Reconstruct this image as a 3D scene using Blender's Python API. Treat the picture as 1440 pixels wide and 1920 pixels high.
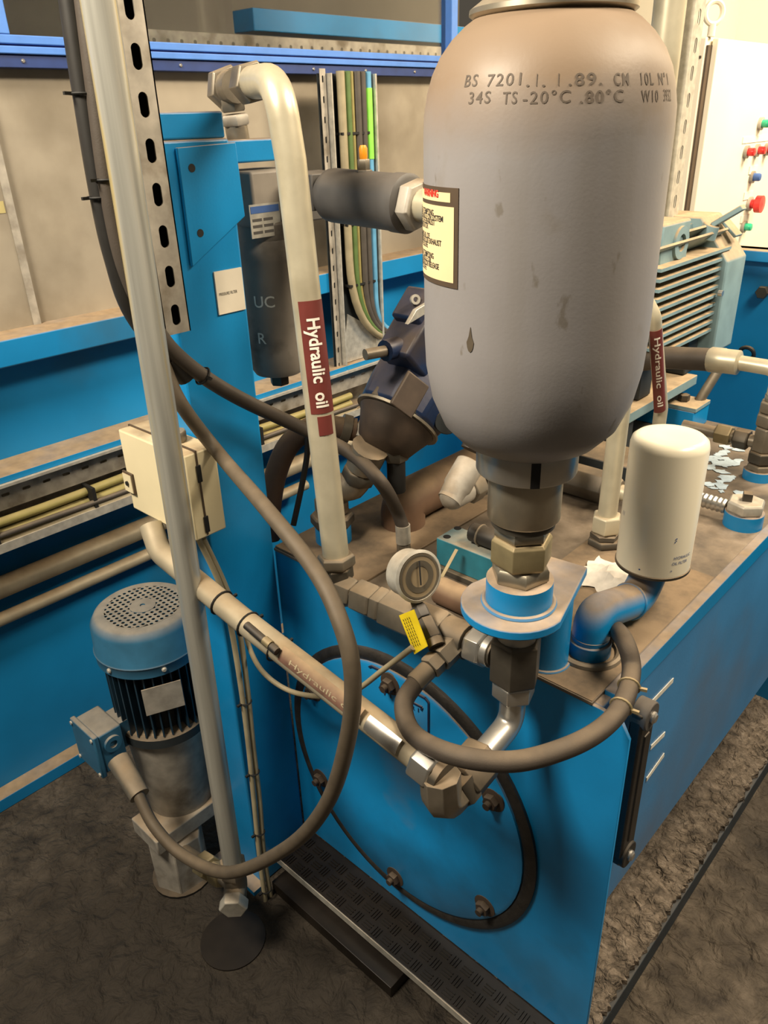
import bpy, bmesh, math, random
import numpy as np
from mathutils import Vector, Matrix
random.seed(7)
for o in list(bpy.data.objects): bpy.data.objects.remove(o, do_unlink=True)
S = bpy.context.scene; COL = S.collection
T = 0.78                       # height of the tank top above the floor; all builders below use z = 0 at the tank top
# ------------------------------------------------------------------ camera
YAW, PITCH, ROLL = -0.7591, -0.4693, -0.0339
CAM = np.array([0.9887, -0.7497, 0.6869]); FPX = 1446.43
_ca, _sa, _cb, _sb, _cc, _sc = (f(a) for a in (YAW, PITCH, ROLL) for f in (math.cos, math.sin))
_F = np.array([_sa*_cb, _ca*_cb, _sb]); _R0 = np.array([_ca, -_sa, 0.0]); _U0 = np.cross(_R0, _F)
_R = _R0*_cc + _U0*_sc; _U = -_R0*_sc + _U0*_cc
cd = bpy.data.cameras.new('camera'); cam = bpy.data.objects.new('camera', cd); COL.objects.link(cam)
cd.sensor_fit = 'VERTICAL'; cd.sensor_height = 36; cd.sensor_width = 27; cd.lens = 36*FPX/1920; cd.clip_start = .01
cam.matrix_world = Matrix(((_R[0], _U[0], -_F[0], CAM[0]), (_R[1], _U[1], -_F[1], CAM[1]), (_R[2], _U[2], -_F[2], CAM[2]+T), (0, 0, 0, 1)))
S.camera = cam
# ------------------------------------------------------------------ light and exposure
S.view_settings.view_transform = 'Standard'; S.view_settings.look = 'None'
S.view_settings.gamma = 1; S.view_settings.use_curve_mapping = False
S.view_settings.exposure = 0.12
w = bpy.data.worlds.new('workshop_air'); S.world = w; w.use_nodes = True
w.node_tree.nodes['Background'].inputs[0].default_value = (1.0, .86, .66, 1); w.node_tree.nodes['Background'].inputs[1].default_value = .075
def area(name, loc, target, size, power, col, sy=None):
    l = bpy.data.lights.new(name, 'AREA'); l.shape = 'RECTANGLE'; l.size = size; l.size_y = sy or size
    l.energy = power; l.color = col; o = bpy.data.objects.new(name, l); COL.objects.link(o)
    o.location = (loc[0], loc[1], loc[2]+T)
    d = Vector(target)-Vector(loc); o.rotation_euler = d.to_track_quat('-Z', 'Y').to_euler(); return o
area('front_ceiling_lamp', (.08, -1.15, 1.65), (.25, 0, 0), .55, 58, (1, .87, .68), .35)
area('aisle_ceiling_lamp', (1.5, .7, 1.9), (.5, .4, -.2), 1.0, 60, (1, .84, .62), .4)
area('cabinet_ceiling_lamp', (1.0, 2.3, 1.8), (-.1, 2.6, .4), .8, 85, (1, .80, .55), .4)
# ------------------------------------------------------------------ measuring: pixel of the 1440x1920 photo -> point on a world plane
def _ray(px, py): return _F + _R*(px-720)/FPX - _U*(py-960)/FPX
def X(px, py, v): d = _ray(px, py); return CAM + d*(v-CAM[0])/d[0]
def Y(px, py, v): d = _ray(px, py); return CAM + d*(v-CAM[1])/d[1]
def Z(px, py, v): d = _ray(px, py); return CAM + d*(v-CAM[2])/d[2]
def V(*a): return np.array(a, float)
def nrm(a): a = np.asarray(a, float); return a/np.linalg.norm(a)
# ------------------------------------------------------------------ materials
MATS = {}
DUST = (.33, .235, .14)
def mat(name, col, rough=.5, metal=0, dust=0, var=.18, vs=25, bump=0, bs=150, dcol=DUST, stain=None, st=(.55, .7), ss=6, coat=0, dmin=.25, spec=.5, dlo=.35, dhi=.9, stz=0):
    m = bpy.data.materials.new(name); m.use_nodes = True; n = m.node_tree.nodes; L = m.node_tree.links
    b = n['Principled BSDF']; b.inputs['Metallic'].default_value = metal; b.inputs['Roughness'].default_value = rough
    b.inputs['Specular IOR Level'].default_value = spec
    if coat: b.inputs['Coat Weight'].default_value = coat
    tc = n.new('ShaderNodeTexCoord')
    def noise(s, det=4, off=0):
        t = n.new('ShaderNodeTexNoise'); t.inputs['Scale'].default_value = s; t.inputs['Detail'].default_value = det
        if stz and not off:
            mp = n.new('ShaderNodeMapping'); mp.inputs['Scale'].default_value = (1, 1, stz); L.new(tc.outputs['Object'], mp.inputs[0]); L.new(mp.outputs[0], t.inputs['Vector'])
        elif off == 3.3 and stz:
            mp = n.new('ShaderNodeMapping'); mp.inputs['Scale'].default_value = (1, 1, stz); mp.inputs['Location'].default_value = (3, 5, 2); L.new(tc.outputs['Object'], mp.inputs[0]); L.new(mp.outputs[0], t.inputs['Vector'])
        elif off:
            mp = n.new('ShaderNodeMapping'); mp.inputs['Location'].default_value = (off, off*1.7, off*.6); L.new(tc.outputs['Object'], mp.inputs[0]); L.new(mp.outputs[0], t.inputs['Vector'])
        else: L.new(tc.outputs['Object'], t.inputs['Vector'])
        return t.outputs['Fac']
    def rng(s, a, b_, c=0, d=1):
        r = n.new('ShaderNodeMapRange'); r.inputs[1].default_value = a; r.inputs[2].default_value = b_; r.inputs[3].default_value = c; r.inputs[4].default_value = d
        L.new(s, r.inputs[0]); return r.outputs[0]
    def mix(f, c1, c2):
        x = n.new('ShaderNodeMix'); x.data_type = 'RGBA'; L.new(f, x.inputs[0])
        for s, c in ((6, c1), (7, c2)):
            if hasattr(c, 'links'): L.new(c, x.inputs[s])
            else: x.inputs[s].default_value = (*c, 1)
        return x.outputs[2]
    def mth(op, a, c):
        x = n.new('ShaderNodeMath'); x.operation = op; L.new(a, x.inputs[0])
        if hasattr(c, 'links'): L.new(c, x.inputs[1])
        else: x.inputs[1].default_value = c
        return x.outputs[0]
    c = mix(rng(noise(vs), .3, .7), tuple(v*(1-var) for v in col), tuple(min(1, v*(1+var*.6)) for v in col))
    if stain: c = mix(rng(noise(ss, 6, 3.3), st[0], st[1]), c, stain)
    ro = None
    if dust:
        g = n.new('ShaderNodeNewGeometry'); sp = n.new('ShaderNodeSeparateXYZ'); L.new(g.outputs['Normal'], sp.inputs[0])
        f = mth('MULTIPLY', rng(sp.outputs[2], dlo, dhi), rng(noise(14, 5, 9.1), .25, .6, dmin*1.0, 1))
        f = mth('MULTIPLY', f, dust)
        dc = mix(rng(noise(40, 5, 5), .3, .7), tuple(v*.8 for v in dcol), tuple(v*1.15 for v in dcol))
        c = mix(f, c, dc)
        if metal: L.new(mth('MULTIPLY', mth('SUBTRACT', mth('MULTIPLY', f, -1), -1), metal), b.inputs['Metallic'])
        L.new(rng(f, 0, 1, rough, .92), b.inputs['Roughness'])
    L.new(c, b.inputs['Base Color'])
    if bump:
        bp = n.new('ShaderNodeBump'); bp.inputs['Strength'].default_value = bump; bp.inputs['Distance'].default_value = .002
        L.new(noise(bs, 5), bp.inputs['Height']); L.new(bp.outputs[0], b.inputs['Normal'])
    MATS[name] = m; return m
mat('blue_paint', (.006, .235, .56), .34, 0, .95, .10, 9, .08, 250, stain=(.01, .15, .33), st=(.58, .8), ss=5, dmin=.8, dlo=.25, dhi=.8)
mat('blue_sheen', (.05, .235, .52), .42, 0, .95, .12, 6, .08, 250, stain=(.10, .16, .26), st=(.45, .75), ss=3, dmin=.8)  # tank blue with its side's dust film and grazing sheen put into the colour
mat('blue_wall', (.006, .235, .56), .45, 0, 1, .15, 4, .05, 200, stain=(.03, .13, .24), st=(.55, .8), ss=3, dmin=.9)
mat('blue_frame', (.10, .27, .78), .35, 0, .2, .08)
mat('navy_frame', (.02, .05, .20), .4, 0, .3)
mat('filter_grey', (.25, .225, .195), .55, 0, .6, .15, 20, stain=(.07, .06, .05), st=(.55, .72), ss=12, dcol=(.2, .165, .125))
mat('navy_paint', (.009, .024, .075), .42, 0, .35, .3, 20, .1, stain=(.055, .038, .022), st=(.5, .68), ss=9)
mat('teal_paint', (.02, .16, .22), .45, 0, .9, .3, 20, stain=(.07, .09, .08))
mat('motor_grey', (.20, .31, .35), .5, 0, 1, .15, 20, .05, dmin=.9, dlo=.2, dhi=.65, dcol=(.42, .31, .19))
mat('fin_blue', (.010, .035, .062), .5, 0, .8, .2, 20, dcol=(.14, .11, .08))
mat('skid_blue', (.022, .035, .048), .6, 0, .5, .3, 20, dcol=(.12, .10, .08))
mat('motor_blue', (.025, .12, .22), .5, 0, .95, .2, 20, .05, dcol=(.21, .185, .15), dmin=.9)
mat('motor_dark', (.02, .026, .03), .6, 0, .7)
mat('acc_grey', (.262, .252, .258), .48, 0, 1.0, .10, 7, .05, 300, stain=(.22, .20, .18), st=(.62, .72), ss=11, dcol=(.24, .17, .11))
mat('dark_grey', (.085, .08, .076), .5, 0, .6, .15, dcol=(.17, .14, .11))
mat('filter_cream', (.92, .86, .69), .28, 0, 0, .03, 6, coat=.3)
mat('box_cream', (.78, .69, .46), .42, 0, .95, .05, 10)
mat('cabinet_cream', (.80, .73, .58), .5, 0, .4, .05, 5)
mat('galv', (.56, .54, .48), .36, .4, .55, .22, 60, .05)
mat('galv_pipe', (.44, .44, .40), .3, .4, .5, .3, 70, .03, 60, stain=(.46, .38, .18), st=(.5, .62), ss=45, stz=.02)
mat('galv_dull', (.42, .39, .34), .55, .3, .75, .25, 40, stain=(.18, .15, .11), st=(.55, .7), ss=12)
mat('pipe_zinc', (.53, .49, .37), .34, .35, .6, .14, 18, stain=(.34, .30, .21), st=(.5, .75), ss=8)
mat('pipe_zinc_dusty', (.42, .37, .27), .48, .35, .95, .2, 18, dcol=(.285, .21, .125))
mat('steel_bright', (.52, .51, .48), .28, .85, .25, .1, 30)
mat('steel_neck', (.45, .41, .33), .33, .8, .4, .2, 20, stain=(.20, .17, .12), st=(.52, .7), ss=14)
mat('fitting', (.24, .21, .165), .42, .6, .9, .2, 40, dcol=(.255, .188, .118))
mat('fitting_dark', (.085, .076, .062), .45, .5, .6, .2, 40)
mat('fitting_brass', (.30, .25, .14), .42, .5, .6, .2, 40)
mat('hose', (.055, .044, .035), .6, 0, .7, .15, 40, .1, 500, dcol=(.135, .10, .065))
mat('hose_black', (.018, .017, .016), .5, 0, .6, .2, 40, dcol=(.13, .10, .07))
mat('hose_brown', (.13, .075, .045), .7, 0, .8, .2, 20)
mat('cable_grey', (.095, .075, .052), .5, 0, .6, .15, 60, dcol=(.165, .122, .077))
mat('cable_cream', (.36, .31, .20), .5, 0, .3)
mat('cable_green', (.10, .17, .05), .5, 0, .2)
mat('cable_yellow', (.30, .26, .09), .5, 0, .3)
mat('cable_brown', (.08, .07, .06), .5, 0, .3)
mat('cable_blue', (.12, .36, .60), .45, 0, .1)
mat('sleeve_green', (.30, .85, .10), .5)
mat('rubber', (.012, .012, .012), .35, 0, .25, .3, 40, .2, 300, spec=.6)
mat('gasket', (.022, .02, .018), .5, 0, .2, .4, 60, .3, 200)
mat('black', (.006, .006, .006), .7)
mat('maroon', (.15, .032, .027), .4, 0, .25)
mat('white_ink', (.85, .80, .72), .6)
mat('black_ink', (.03, .028, .025), .6)
mat('stamp_ink', (.11, .085, .065), .7)
mat('blue_ink', (.05, .12, .35), .6)
mat('red_ink', (.72, .05, .03), .5)
mat('label_yellow', (.78, .62, .36), .7, 0, 0, .06, 20)
mat('tag_yellow', (.86, .66, .02), .45)
mat('sign_white', (.80, .74, .62), .5, 0, .2, .05)
mat('tape_white', (.72, .70, .62), .6, 0, .2, .2, 60)
mat('brown_patch', (.075, .05, .03), .6)
mat('grey_panel', (.40, .355, .285), .45, .25, .25, .2, 5, .03, 80, stain=(.17, .14, .095), st=(.47, .72), ss=3.2)
mat('interior_grey', (.13, .12, .10), .7, 0, 0, .2, 4)
mat('cream_wall', (.85, .78, .62), .8, 0, 0, .04, 3)
mat('red_button', (.70, .02, .02), .3)
mat('green_button', (.02, .42, .22), .3)
mat('orange_cap', (.80, .30, .01), .45)
mat('rag', (.62, .57, .50), .9, 0, 0, .15, 60)
mat('gauge_face', (.31, .235, .14), .6, 0, 0, .12, 40)
mat('gauge_ring', (.12, .10, .07), .6)
mat('paint_flake', (.42, .52, .60), .6, 0, 0, .2, 60)
mat('rust', (.05, .034, .024), .6, 0, .5, .3, 40, dcol=(.15, .11, .07))
mat('oily_black', (.014, .010, .007), .42, 0, 0, .3, 30)
mat('worn_label', (.16, .085, .06), .7, 0, .9, .3, 60)
mat('yellow_stripe', (.42, .36, .16), .6)
def acc_material():
    m = MATS['acc_grey']; n = m.node_tree.nodes; L = m.node_tree.links; b = n['Principled BSDF']; src = b.inputs['Base Color'].links[0].from_socket
    tc = n.new('ShaderNodeTexCoord'); sp = n.new('ShaderNodeSeparateXYZ'); L.new(tc.outputs['Object'], sp.inputs[0])
    def noise(scale, det, st=(1, 1, 1)):
        mp = n.new('ShaderNodeMapping'); mp.inputs['Scale'].default_value = st; L.new(tc.outputs['Object'], mp.inputs[0])
        t = n.new('ShaderNodeTexNoise'); t.inputs['Scale'].default_value = scale; t.inputs['Detail'].default_value = det; L.new(mp.outputs[0], t.inputs['Vector']); return t.outputs['Fac']
    def rng(s, a, c, d=0, e=1):
        r = n.new('ShaderNodeMapRange'); r.inputs[1].default_value = a; r.inputs[2].default_value = c; r.inputs[3].default_value = d; r.inputs[4].default_value = e; L.new(s, r.inputs[0]); return r.outputs[0]
    def mth(op, a, c):
        x = n.new('ShaderNodeMath'); x.operation = op; L.new(a, x.inputs[0])
        if hasattr(c, 'links'): L.new(c, x.inputs[1])
        else: x.inputs[1].default_value = c
        return x.outputs[0]
    def mix(f, c1, c2):
        x = n.new('ShaderNodeMix'); x.data_type = 'RGBA'; L.new(f, x.inputs[0]); L.new(c1, x.inputs[6]); x.inputs[7].default_value = (*c2, 1); return x.outputs[2]
    c = mix(rng(noise(9, 5, (1, 1, .12)), .56, .72, 0, .45), src, (.19, .17, .14))          # vertical grime streaks
    c = mix(rng(noise(55, 4, (1, 1, .5)), .68, .74, 0, .6), c, (.14, .12, .09))             # specks
    z = mth('ADD', sp.outputs[2], mth('MULTIPLY', mth('SUBTRACT', noise(9, 5), .5), .09))
    c = mix(rng(z, .455, .515, 0, .9), c, (.235, .165, .105))                                 # settled dust on the shoulder
    L.new(c, b.inputs['Base Color'])
acc_material()
def glass(name, tint, rough=.05):
    m = bpy.data.materials.new(name); m.use_nodes = True; b = m.node_tree.nodes['Principled BSDF']
    b.inputs['Base Color'].default_value = (*tint, 1); b.inputs['Roughness'].default_value = rough
    b.inputs['Transmission Weight'].default_value = 1; b.inputs['IOR'].default_value = 1.45; MATS[name] = m
glass('window_glass', (.92, .94, .95), .03)
def ground(name, c1, c2, c3, sc, bstr, dist, rough=.85, warp=0):
    m = bpy.data.materials.new(name); m.use_nodes = True; n = m.node_tree.nodes; L = m.node_tree.links; b = n['Principled BSDF']
    tc = n.new('ShaderNodeTexCoord'); a = n.new('ShaderNodeTexNoise'); a.inputs['Scale'].default_value = sc; a.inputs['Detail'].default_value = 8; a.inputs['Roughness'].default_value = .65
    a.inputs['Distortion'].default_value = warp
    L.new(tc.outputs['Object'], a.inputs['Vector'])
    cr = n.new('ShaderNodeValToRGB'); e = cr.color_ramp.elements; e[0].position = .32; e[0].color = (*c1, 1); e[1].position = .72; e[1].color = (*c3, 1); k = e.new(.52); k.color = (*c2, 1)
    L.new(a.outputs['Fac'], cr.inputs[0])
    d = n.new('ShaderNodeTexNoise'); d.inputs['Scale'].default_value = 1.7; d.inputs['Detail'].default_value = 4; L.new(tc.outputs['Object'], d.inputs['Vector'])
    mr = n.new('ShaderNodeMapRange'); mr.inputs[1].default_value = .35; mr.inputs[2].default_value = .65; mr.inputs[3].default_value = .6; mr.inputs[4].default_value = 1.15; L.new(d.outputs['Fac'], mr.inputs[0])
    mm = n.new('ShaderNodeMix'); mm.data_type = 'RGBA'; mm.blend_type = 'MULTIPLY'; mm.inputs[0].default_value = 1; L.new(cr.outputs[0], mm.inputs[6]); L.new(mr.outputs[0], mm.inputs[7]); L.new(mm.outputs[2], b.inputs['Base Color'])
    b.inputs['Roughness'].default_value = rough
    f = n.new('ShaderNodeTexNoise'); f.inputs['Scale'].default_value = sc*1.6; f.inputs['Detail'].default_value = 6; f.inputs['Distortion'].default_value = warp*2; L.new(tc.outputs['Object'], f.inputs['Vector'])
    bp = n.new('ShaderNodeBump'); bp.inputs['Strength'].default_value = bstr; bp.inputs['Distance'].default_value = dist; L.new(f.outputs['Fac'], bp.inputs['Height']); L.new(bp.outputs[0], b.inputs['Normal'])
    MATS[name] = m
ground('floor_dirt', (.030, .023, .017), (.080, .063, .045), (.15, .12, .09), 16, 1, .035, .85, .25)
def tint_patch(m, c, r, col=(.022, .016, .010), k=.85, w0=.12, w1=.36):  # blends a colour in around a point, with a noisy edge
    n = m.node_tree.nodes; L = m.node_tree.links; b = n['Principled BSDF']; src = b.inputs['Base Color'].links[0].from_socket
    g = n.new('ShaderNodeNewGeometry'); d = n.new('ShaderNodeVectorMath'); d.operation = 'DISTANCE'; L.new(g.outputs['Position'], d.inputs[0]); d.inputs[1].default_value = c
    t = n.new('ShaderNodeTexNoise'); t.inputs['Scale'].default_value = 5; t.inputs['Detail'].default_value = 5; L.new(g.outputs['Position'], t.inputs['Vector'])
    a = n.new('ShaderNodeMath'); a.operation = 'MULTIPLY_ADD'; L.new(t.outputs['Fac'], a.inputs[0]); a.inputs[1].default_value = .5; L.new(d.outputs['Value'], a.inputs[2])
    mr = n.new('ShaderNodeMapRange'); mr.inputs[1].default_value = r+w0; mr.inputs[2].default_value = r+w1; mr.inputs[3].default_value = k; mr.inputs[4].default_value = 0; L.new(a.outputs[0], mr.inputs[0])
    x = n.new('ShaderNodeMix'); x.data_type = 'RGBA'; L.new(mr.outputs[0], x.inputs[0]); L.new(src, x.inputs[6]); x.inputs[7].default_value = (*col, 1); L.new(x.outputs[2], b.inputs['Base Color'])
tint_patch(MATS['floor_dirt'], (.05, -.40, 0), .42)  # oil stain, widened and darkened to paint in the shaded lower left
ground('crust', (.07, .056, .042), (.19, .152, .115), (.32, .265, .21), 38, 1, .025, .9, .35)
ground('tank_dust', (.09, .07, .05), (.27, .19, .115), (.36, .26, .16), 7, .35, .004, .75)
ground('tank_oily', (.06, .05, .042), (.20, .155, .11), (.36, .29, .22), 7, .5, .004, .6)
# ------------------------------------------------------------------ mesh building
def frame(a):
    a = nrm(a); u = np.cross(a, (0, 0, 1) if abs(a[2]) < .95 else (1, 0, 0)); u = nrm(u); return u, np.cross(a, u), a
def spline(pts, res=8):
    P = [np.asarray(p, float) for p in pts]; P = [2*P[0]-P[1]] + P + [2*P[-1]-P[-2]]; out = []
    for i in range(1, len(P)-2):
        for k in range(res):
            t = k/res; a, b, c, d = P[i-1:i+3]
            out.append(.5*((2*b)+(-a+c)*t+(2*a-5*b+4*c-d)*t*t+(-a+3*b-3*c+d)*t**3))
    out.append(P[-2]); return out
def fillet(pts, r, n=7):
    P = [np.asarray(p, float) for p in pts]; out = [P[0]]
    for i in range(1, len(P)-1):
        a, b, c = P[i-1], P[i], P[i+1]; u = nrm(a-b); v = nrm(c-b); ang = math.acos(max(-1, min(1, float(u@v))))
        d = min(r/math.tan(ang/2), .49*np.linalg.norm(a-b), .49*np.linalg.norm(c-b)); p, q = b+u*d, b+v*d
        for k in range(n+1):
            t = k/n; out.append((1-t)**2*p+2*t*(1-t)*b+t*t*q)
    out.append(P[-1]); return out
class MB:
    def __init__(s): s.v = []; s.f = []; s.s = []
    def add(s, v, f, sm=False):
        k = len(s.v); s.v += [tuple(map(float, p)) for p in v]; s.f += [tuple(i+k for i in q) for q in f]; s.s += [sm]*len(f); return s
    def box(s, a, b):
        x0, y0, z0 = (min(p, q) for p, q in zip(a, b)); x1, y1, z1 = (max(p, q) for p, q in zip(a, b))
        return s.add([(x0, y0, z0), (x1, y0, z0), (x1, y1, z0), (x0, y1, z0), (x0, y0, z1), (x1, y0, z1), (x1, y1, z1), (x0, y1, z1)],
                     [(0, 3, 2, 1), (4, 5, 6, 7), (0, 1, 5, 4), (1, 2, 6, 5), (2, 3, 7, 6), (3, 0, 4, 7)])
    def obox(s, c, u, v, w, hu, hv, hw):
        c = np.asarray(c, float); u, v, w = nrm(u)*hu, nrm(v)*hv, nrm(w)*hw
        P = [c+i*u+j*v+k*w for k in (-1, 1) for i, j in ((-1, -1), (1, -1), (1, 1), (-1, 1))]
        return s.add(P, [(0, 3, 2, 1), (4, 5, 6, 7), (0, 1, 5, 4), (1, 2, 6, 5), (2, 3, 7, 6), (3, 0, 4, 7)])
    def prism(s, poly, ext):
        n = len(poly); P = [np.asarray(p, float) for p in poly]; Q = [p+np.asarray(ext, float) for p in P]
        return s.add(P+Q, [tuple(range(n))[::-1], tuple(range(n, 2*n))] + [(i, (i+1) % n, n+(i+1) % n, n+i) for i in range(n)])
    def lathe(s, prof, o, a=(0, 0, 1), n=32, sm=True, ph=0, caps=True):
        u, v, a = frame(a); o = np.asarray(o, float); m = len(prof); P = []
        for r, h in prof:
            for k in range(n):
                t = 2*math.pi*(k+ph)/n; P.append(o+a*h+r*(u*math.cos(t)+v*math.sin(t)))
        F = [(i*n+k, i*n+(k+1) % n, (i+1)*n+(k+1) % n, (i+1)*n+k) for i in range(m-1) for k in range(n)]
        s.add(P, F, sm)
        if caps:
            k0 = len(s.v)-len(P)
            s.f += [tuple(k0+k for k in range(n))[::-1], tuple(k0+(m-1)*n+k for k in range(n))]; s.s += [False, False]
        return s
    def cyl(s, p, q, r, r2=None, n=20, sm=True, ph=0):
        p = np.asarray(p, float); q = np.asarray(q, float); d = q-p; L = np.linalg.norm(d)
        return s.lathe([(r, 0), (r if r2 is None else r2, L)], p, d, n, sm, ph)
    def nut(s, p, q, r, n=6, ph=0):
        p = np.asarray(p, float); q = np.asarray(q, float); d = q-p; L = np.linalg.norm(d); c = min(.12*r, L*.2)
        return s.lathe([(r*.9, 0), (r, c), (r, L-c), (r*.9, L)], p, d, n, False, ph)
    def tube(s, pts, r, n=12, caps=True):
        P = [np.asarray(p, float) for p in pts]; m = len(P); R = r if isinstance(r, (list, tuple)) else [r]*m
        tg = [nrm(P[min(i+1, m-1)]-P[max(i-1, 0)]) for i in range(m)]; u, _, _ = frame(tg[0]); VV = []
        for i in range(m):
            u = nrm(u-tg[i]*(u@tg[i])); v = np.cross(tg[i], u)
            for k in range(n):
                t = 2*math.pi*k/n; VV.append(P[i]+R[i]*(u*math.cos(t)+v*math.sin(t)))
        s.add(VV, [(i*n+k, i*n+(k+1) % n, (i+1)*n+(k+1) % n, (i+1)*n+k) for i in range(m-1) for k in range(n)], True)
        if caps:
            k0 = len(s.v)-len(VV); s.f += [tuple(k0+k for k in range(n))[::-1], tuple(k0+(m-1)*n+k for k in range(n))]; s.s += [False, False]
        return s
    def torus(s, c, a, R, r, n=28, m=8):
        u, v, a = frame(a); c = np.asarray(c, float); P = []
        for i in range(n):
            t = 2*math.pi*i/n; d = u*math.cos(t)+v*math.sin(t)
            for j in range(m):
                q = 2*math.pi*j/m; P.append(c+d*(R+r*math.cos(q))+a*r*math.sin(q))
        return s.add(P, [(i*m+j, ((i+1) % n)*m+j, ((i+1) % n)*m+(j+1) % m, i*m+(j+1) % m) for i in range(n) for j in range(m)], True)
    def ring(s, c, a, r0, r1, h, n=40):
        return s.lathe([(r0, 0), (r1, 0), (r1, h), (r0, h), (r0, 0)], c, a, n, False, 0, False)
    def ball(s, c, r, n=14, sq=(1, 1, 1)):
        P = []; m = n//2
        for i in range(m+1):
            a = math.pi*i/m
            for k in range(n):
                t = 2*math.pi*k/n; P.append((c[0]+r*sq[0]*math.sin(a)*math.cos(t), c[1]+r*sq[1]*math.sin(a)*math.sin(t), c[2]+r*sq[2]*math.cos(a)))
        return s.add(P, [(i*n+k, (i+1)*n+k, (i+1)*n+(k+1) % n, i*n+(k+1) % n) for i in range(m) for k in range(n)], True)
    def slotcell(s, o, u, v, wu, wv, su, sv, th, hollow=True, n=16):
        """one cell of a slotted sheet: rectangle wu x wv round a rounded slot su x sv (long side along v)"""
        u, v = nrm(u), nrm(v); w_ = np.cross(u, v); o = np.asarray(o, float); A = []; B = []
        for k in range(n):
            t = 2*math.pi*(k+.5)/n; c, d = math.cos(t), math.sin(t); r = min(su, sv)/2
            A.append((r*c+math.copysign(max(su/2-r, 0), c), r*d+math.copysign(max(sv/2-r, 0), d)))
            f = min(wu/2/abs(c) if abs(c) > 1e-9 else 9, wv/2/abs(d) if abs(d) > 1e-9 else 9); B.append((c*f, d*f))
        P = [o+u*a+v*b+w_*z for z in (0, -th) for L_ in (A, B) for a, b in L_]
        F = []
        for k in range(n):
            j = (k+1) % n; F += [(k, n+k, n+j, j), (2*n+k, 2*n+j, 3*n+j, 3*n+k), (k, j, 2*n+j, 2*n+k)]
        cor = []   # fill the four corners of the rectangle
        for sx, sy in ((1, 1), (-1, 1), (-1, -1), (1, -1)):
            for z in (0, -th):
                P.append(o+u*sx*wu/2+v*sy*wv/2+w_*z); cor.append(len(P)-1)
        for q, (sx, sy) in enumerate(((1, 1), (-1, 1), (-1, -1), (1, -1))):
            for k in range(n):
                j = (k+1) % n; a, b = B[k], B[j]
                ex = lambda p: (abs(abs(p[0])-wu/2) < 1e-6, abs(abs(p[1])-wv/2) < 1e-6)
                if a[0]*sx >= 0 and b[0]*sx >= 0 and a[1]*sy >= 0 and b[1]*sy >= 0 and ex(a) != ex(b):
                    F.append((n+k, cor[q*2], n+j)); F.append((3*n+k, 3*n+j, cor[q*2+1]))
        return s.add(P, F)
ROOTPOS = {}
def mesh_obj(name, mb, m, origin):
    me = bpy.data.meshes.new(name); o = np.asarray(origin, float)
    me.from_pydata([tuple(np.array(p)-o) for p in mb.v], [], mb.f); me.update()
    me.polygons.foreach_set('use_smooth', mb.s); me.set_sharp_from_angle(angle=.75); me.materials.append(MATS[m])
    ob = bpy.data.objects.new(name, me); COL.objects.link(ob); return ob
def bev(ob, wd, seg=2):
    if wd:
        md = ob.modifiers.new('bevel', 'BEVEL'); md.width = wd; md.segments = seg; md.limit_method = 'ANGLE'; md.angle_limit = .6; md.harden_normals = False
    return ob
def tag(o, label, cat, group=None, kind=None):
    if label: o['label'] = label
    if cat: o['category'] = cat
    if group: o['group'] = group
    if kind: o['kind'] = kind
    return o
def thing(name, label, cat, loc, group=None, kind=None):
    o = bpy.data.objects.new(name, None); COL.objects.link(o); o.empty_display_size = .02
    o.location = (loc[0], loc[1], loc[2]+T); ROOTPOS[o.name] = np.asarray(loc, float); return tag(o, label, cat, group, kind)
def part(name, mb, m, parent, b=0, label=None, kind=None):
    org = ROOTPOS[parent.name]; ob = mesh_obj(name, mb, m, org); ob.parent = parent; ROOTPOS[ob.name] = org
    if label: ob['label'] = label
    if kind: ob['kind'] = kind
    return bev(ob, b)
def solo(name, mb, m, label, cat, b=0, group=None, kind=None):
    a = np.array(mb.v); org = V((a[:, 0].min()+a[:, 0].max())/2, (a[:, 1].min()+a[:, 1].max())/2, a[:, 2].min())
    ob = mesh_obj(name, mb, m, org); ob.location = (org[0], org[1], org[2]+T); ROOTPOS[ob.name] = org
    return bev(tag(ob, label, cat, group, kind), b)
def dup(ob, off=(0, 0, 0), rot=None):
    c = ob.copy(); COL.objects.link(c); c.location = Vector(ob.location)+Vector(off)
    if rot: c.rotation_euler = rot
    return c
def struct(name, mb, m, b=0): return solo(name, mb, m, None, None, b, None, 'structure')
def text_mesh(txt, size, bold=0, sx=1, sp=1):
    cu = bpy.data.curves.new('lettering', 'FONT'); cu.body = txt; cu.size = 1; cu.resolution_u = 3; cu.offset = bold/size; cu.align_x = 'LEFT'; cu.space_character = sp
    ob = bpy.data.objects.new('lettering', cu); COL.objects.link(ob)
    me = bpy.data.meshes.new_from_object(ob.evaluated_get(bpy.context.evaluated_depsgraph_get()))
    v = [(p.co.x*sx*size, p.co.y*size) for p in me.vertices]; f = [tuple(p.vertices) for p in me.polygons]
    bpy.data.objects.remove(ob, do_unlink=True); bpy.data.curves.remove(cu); bpy.data.meshes.remove(me); return v, f
def flat_text(mb, txt, size, o, u, v, bold=0, sx=1, sp=1, center=False):
    P, F = text_mesh(txt, size, bold, sx, sp); u, v = nrm(u), nrm(v); o = np.asarray(o, float)
    if center and P: o = o - u*(max(p[0] for p in P)/2)
    return mb.add([o+u*a+v*b for a, b in P], F)
def ties(parent, path, at, r, tail=True, name='cable_tie', m='black'):
    for t in at:
        i = int(t*(len(path)-2)); c = path[i]; a = nrm(path[i+1]-path[i]); mb = MB().torus(c, a, r+.001, .0016, 16, 6)
        if tail:
            u, v, _ = frame(a); mb.obox(c+u*(r+.004), u, a, v, .006, .0018, .0022)
        part(name, mb, m, parent)
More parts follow.
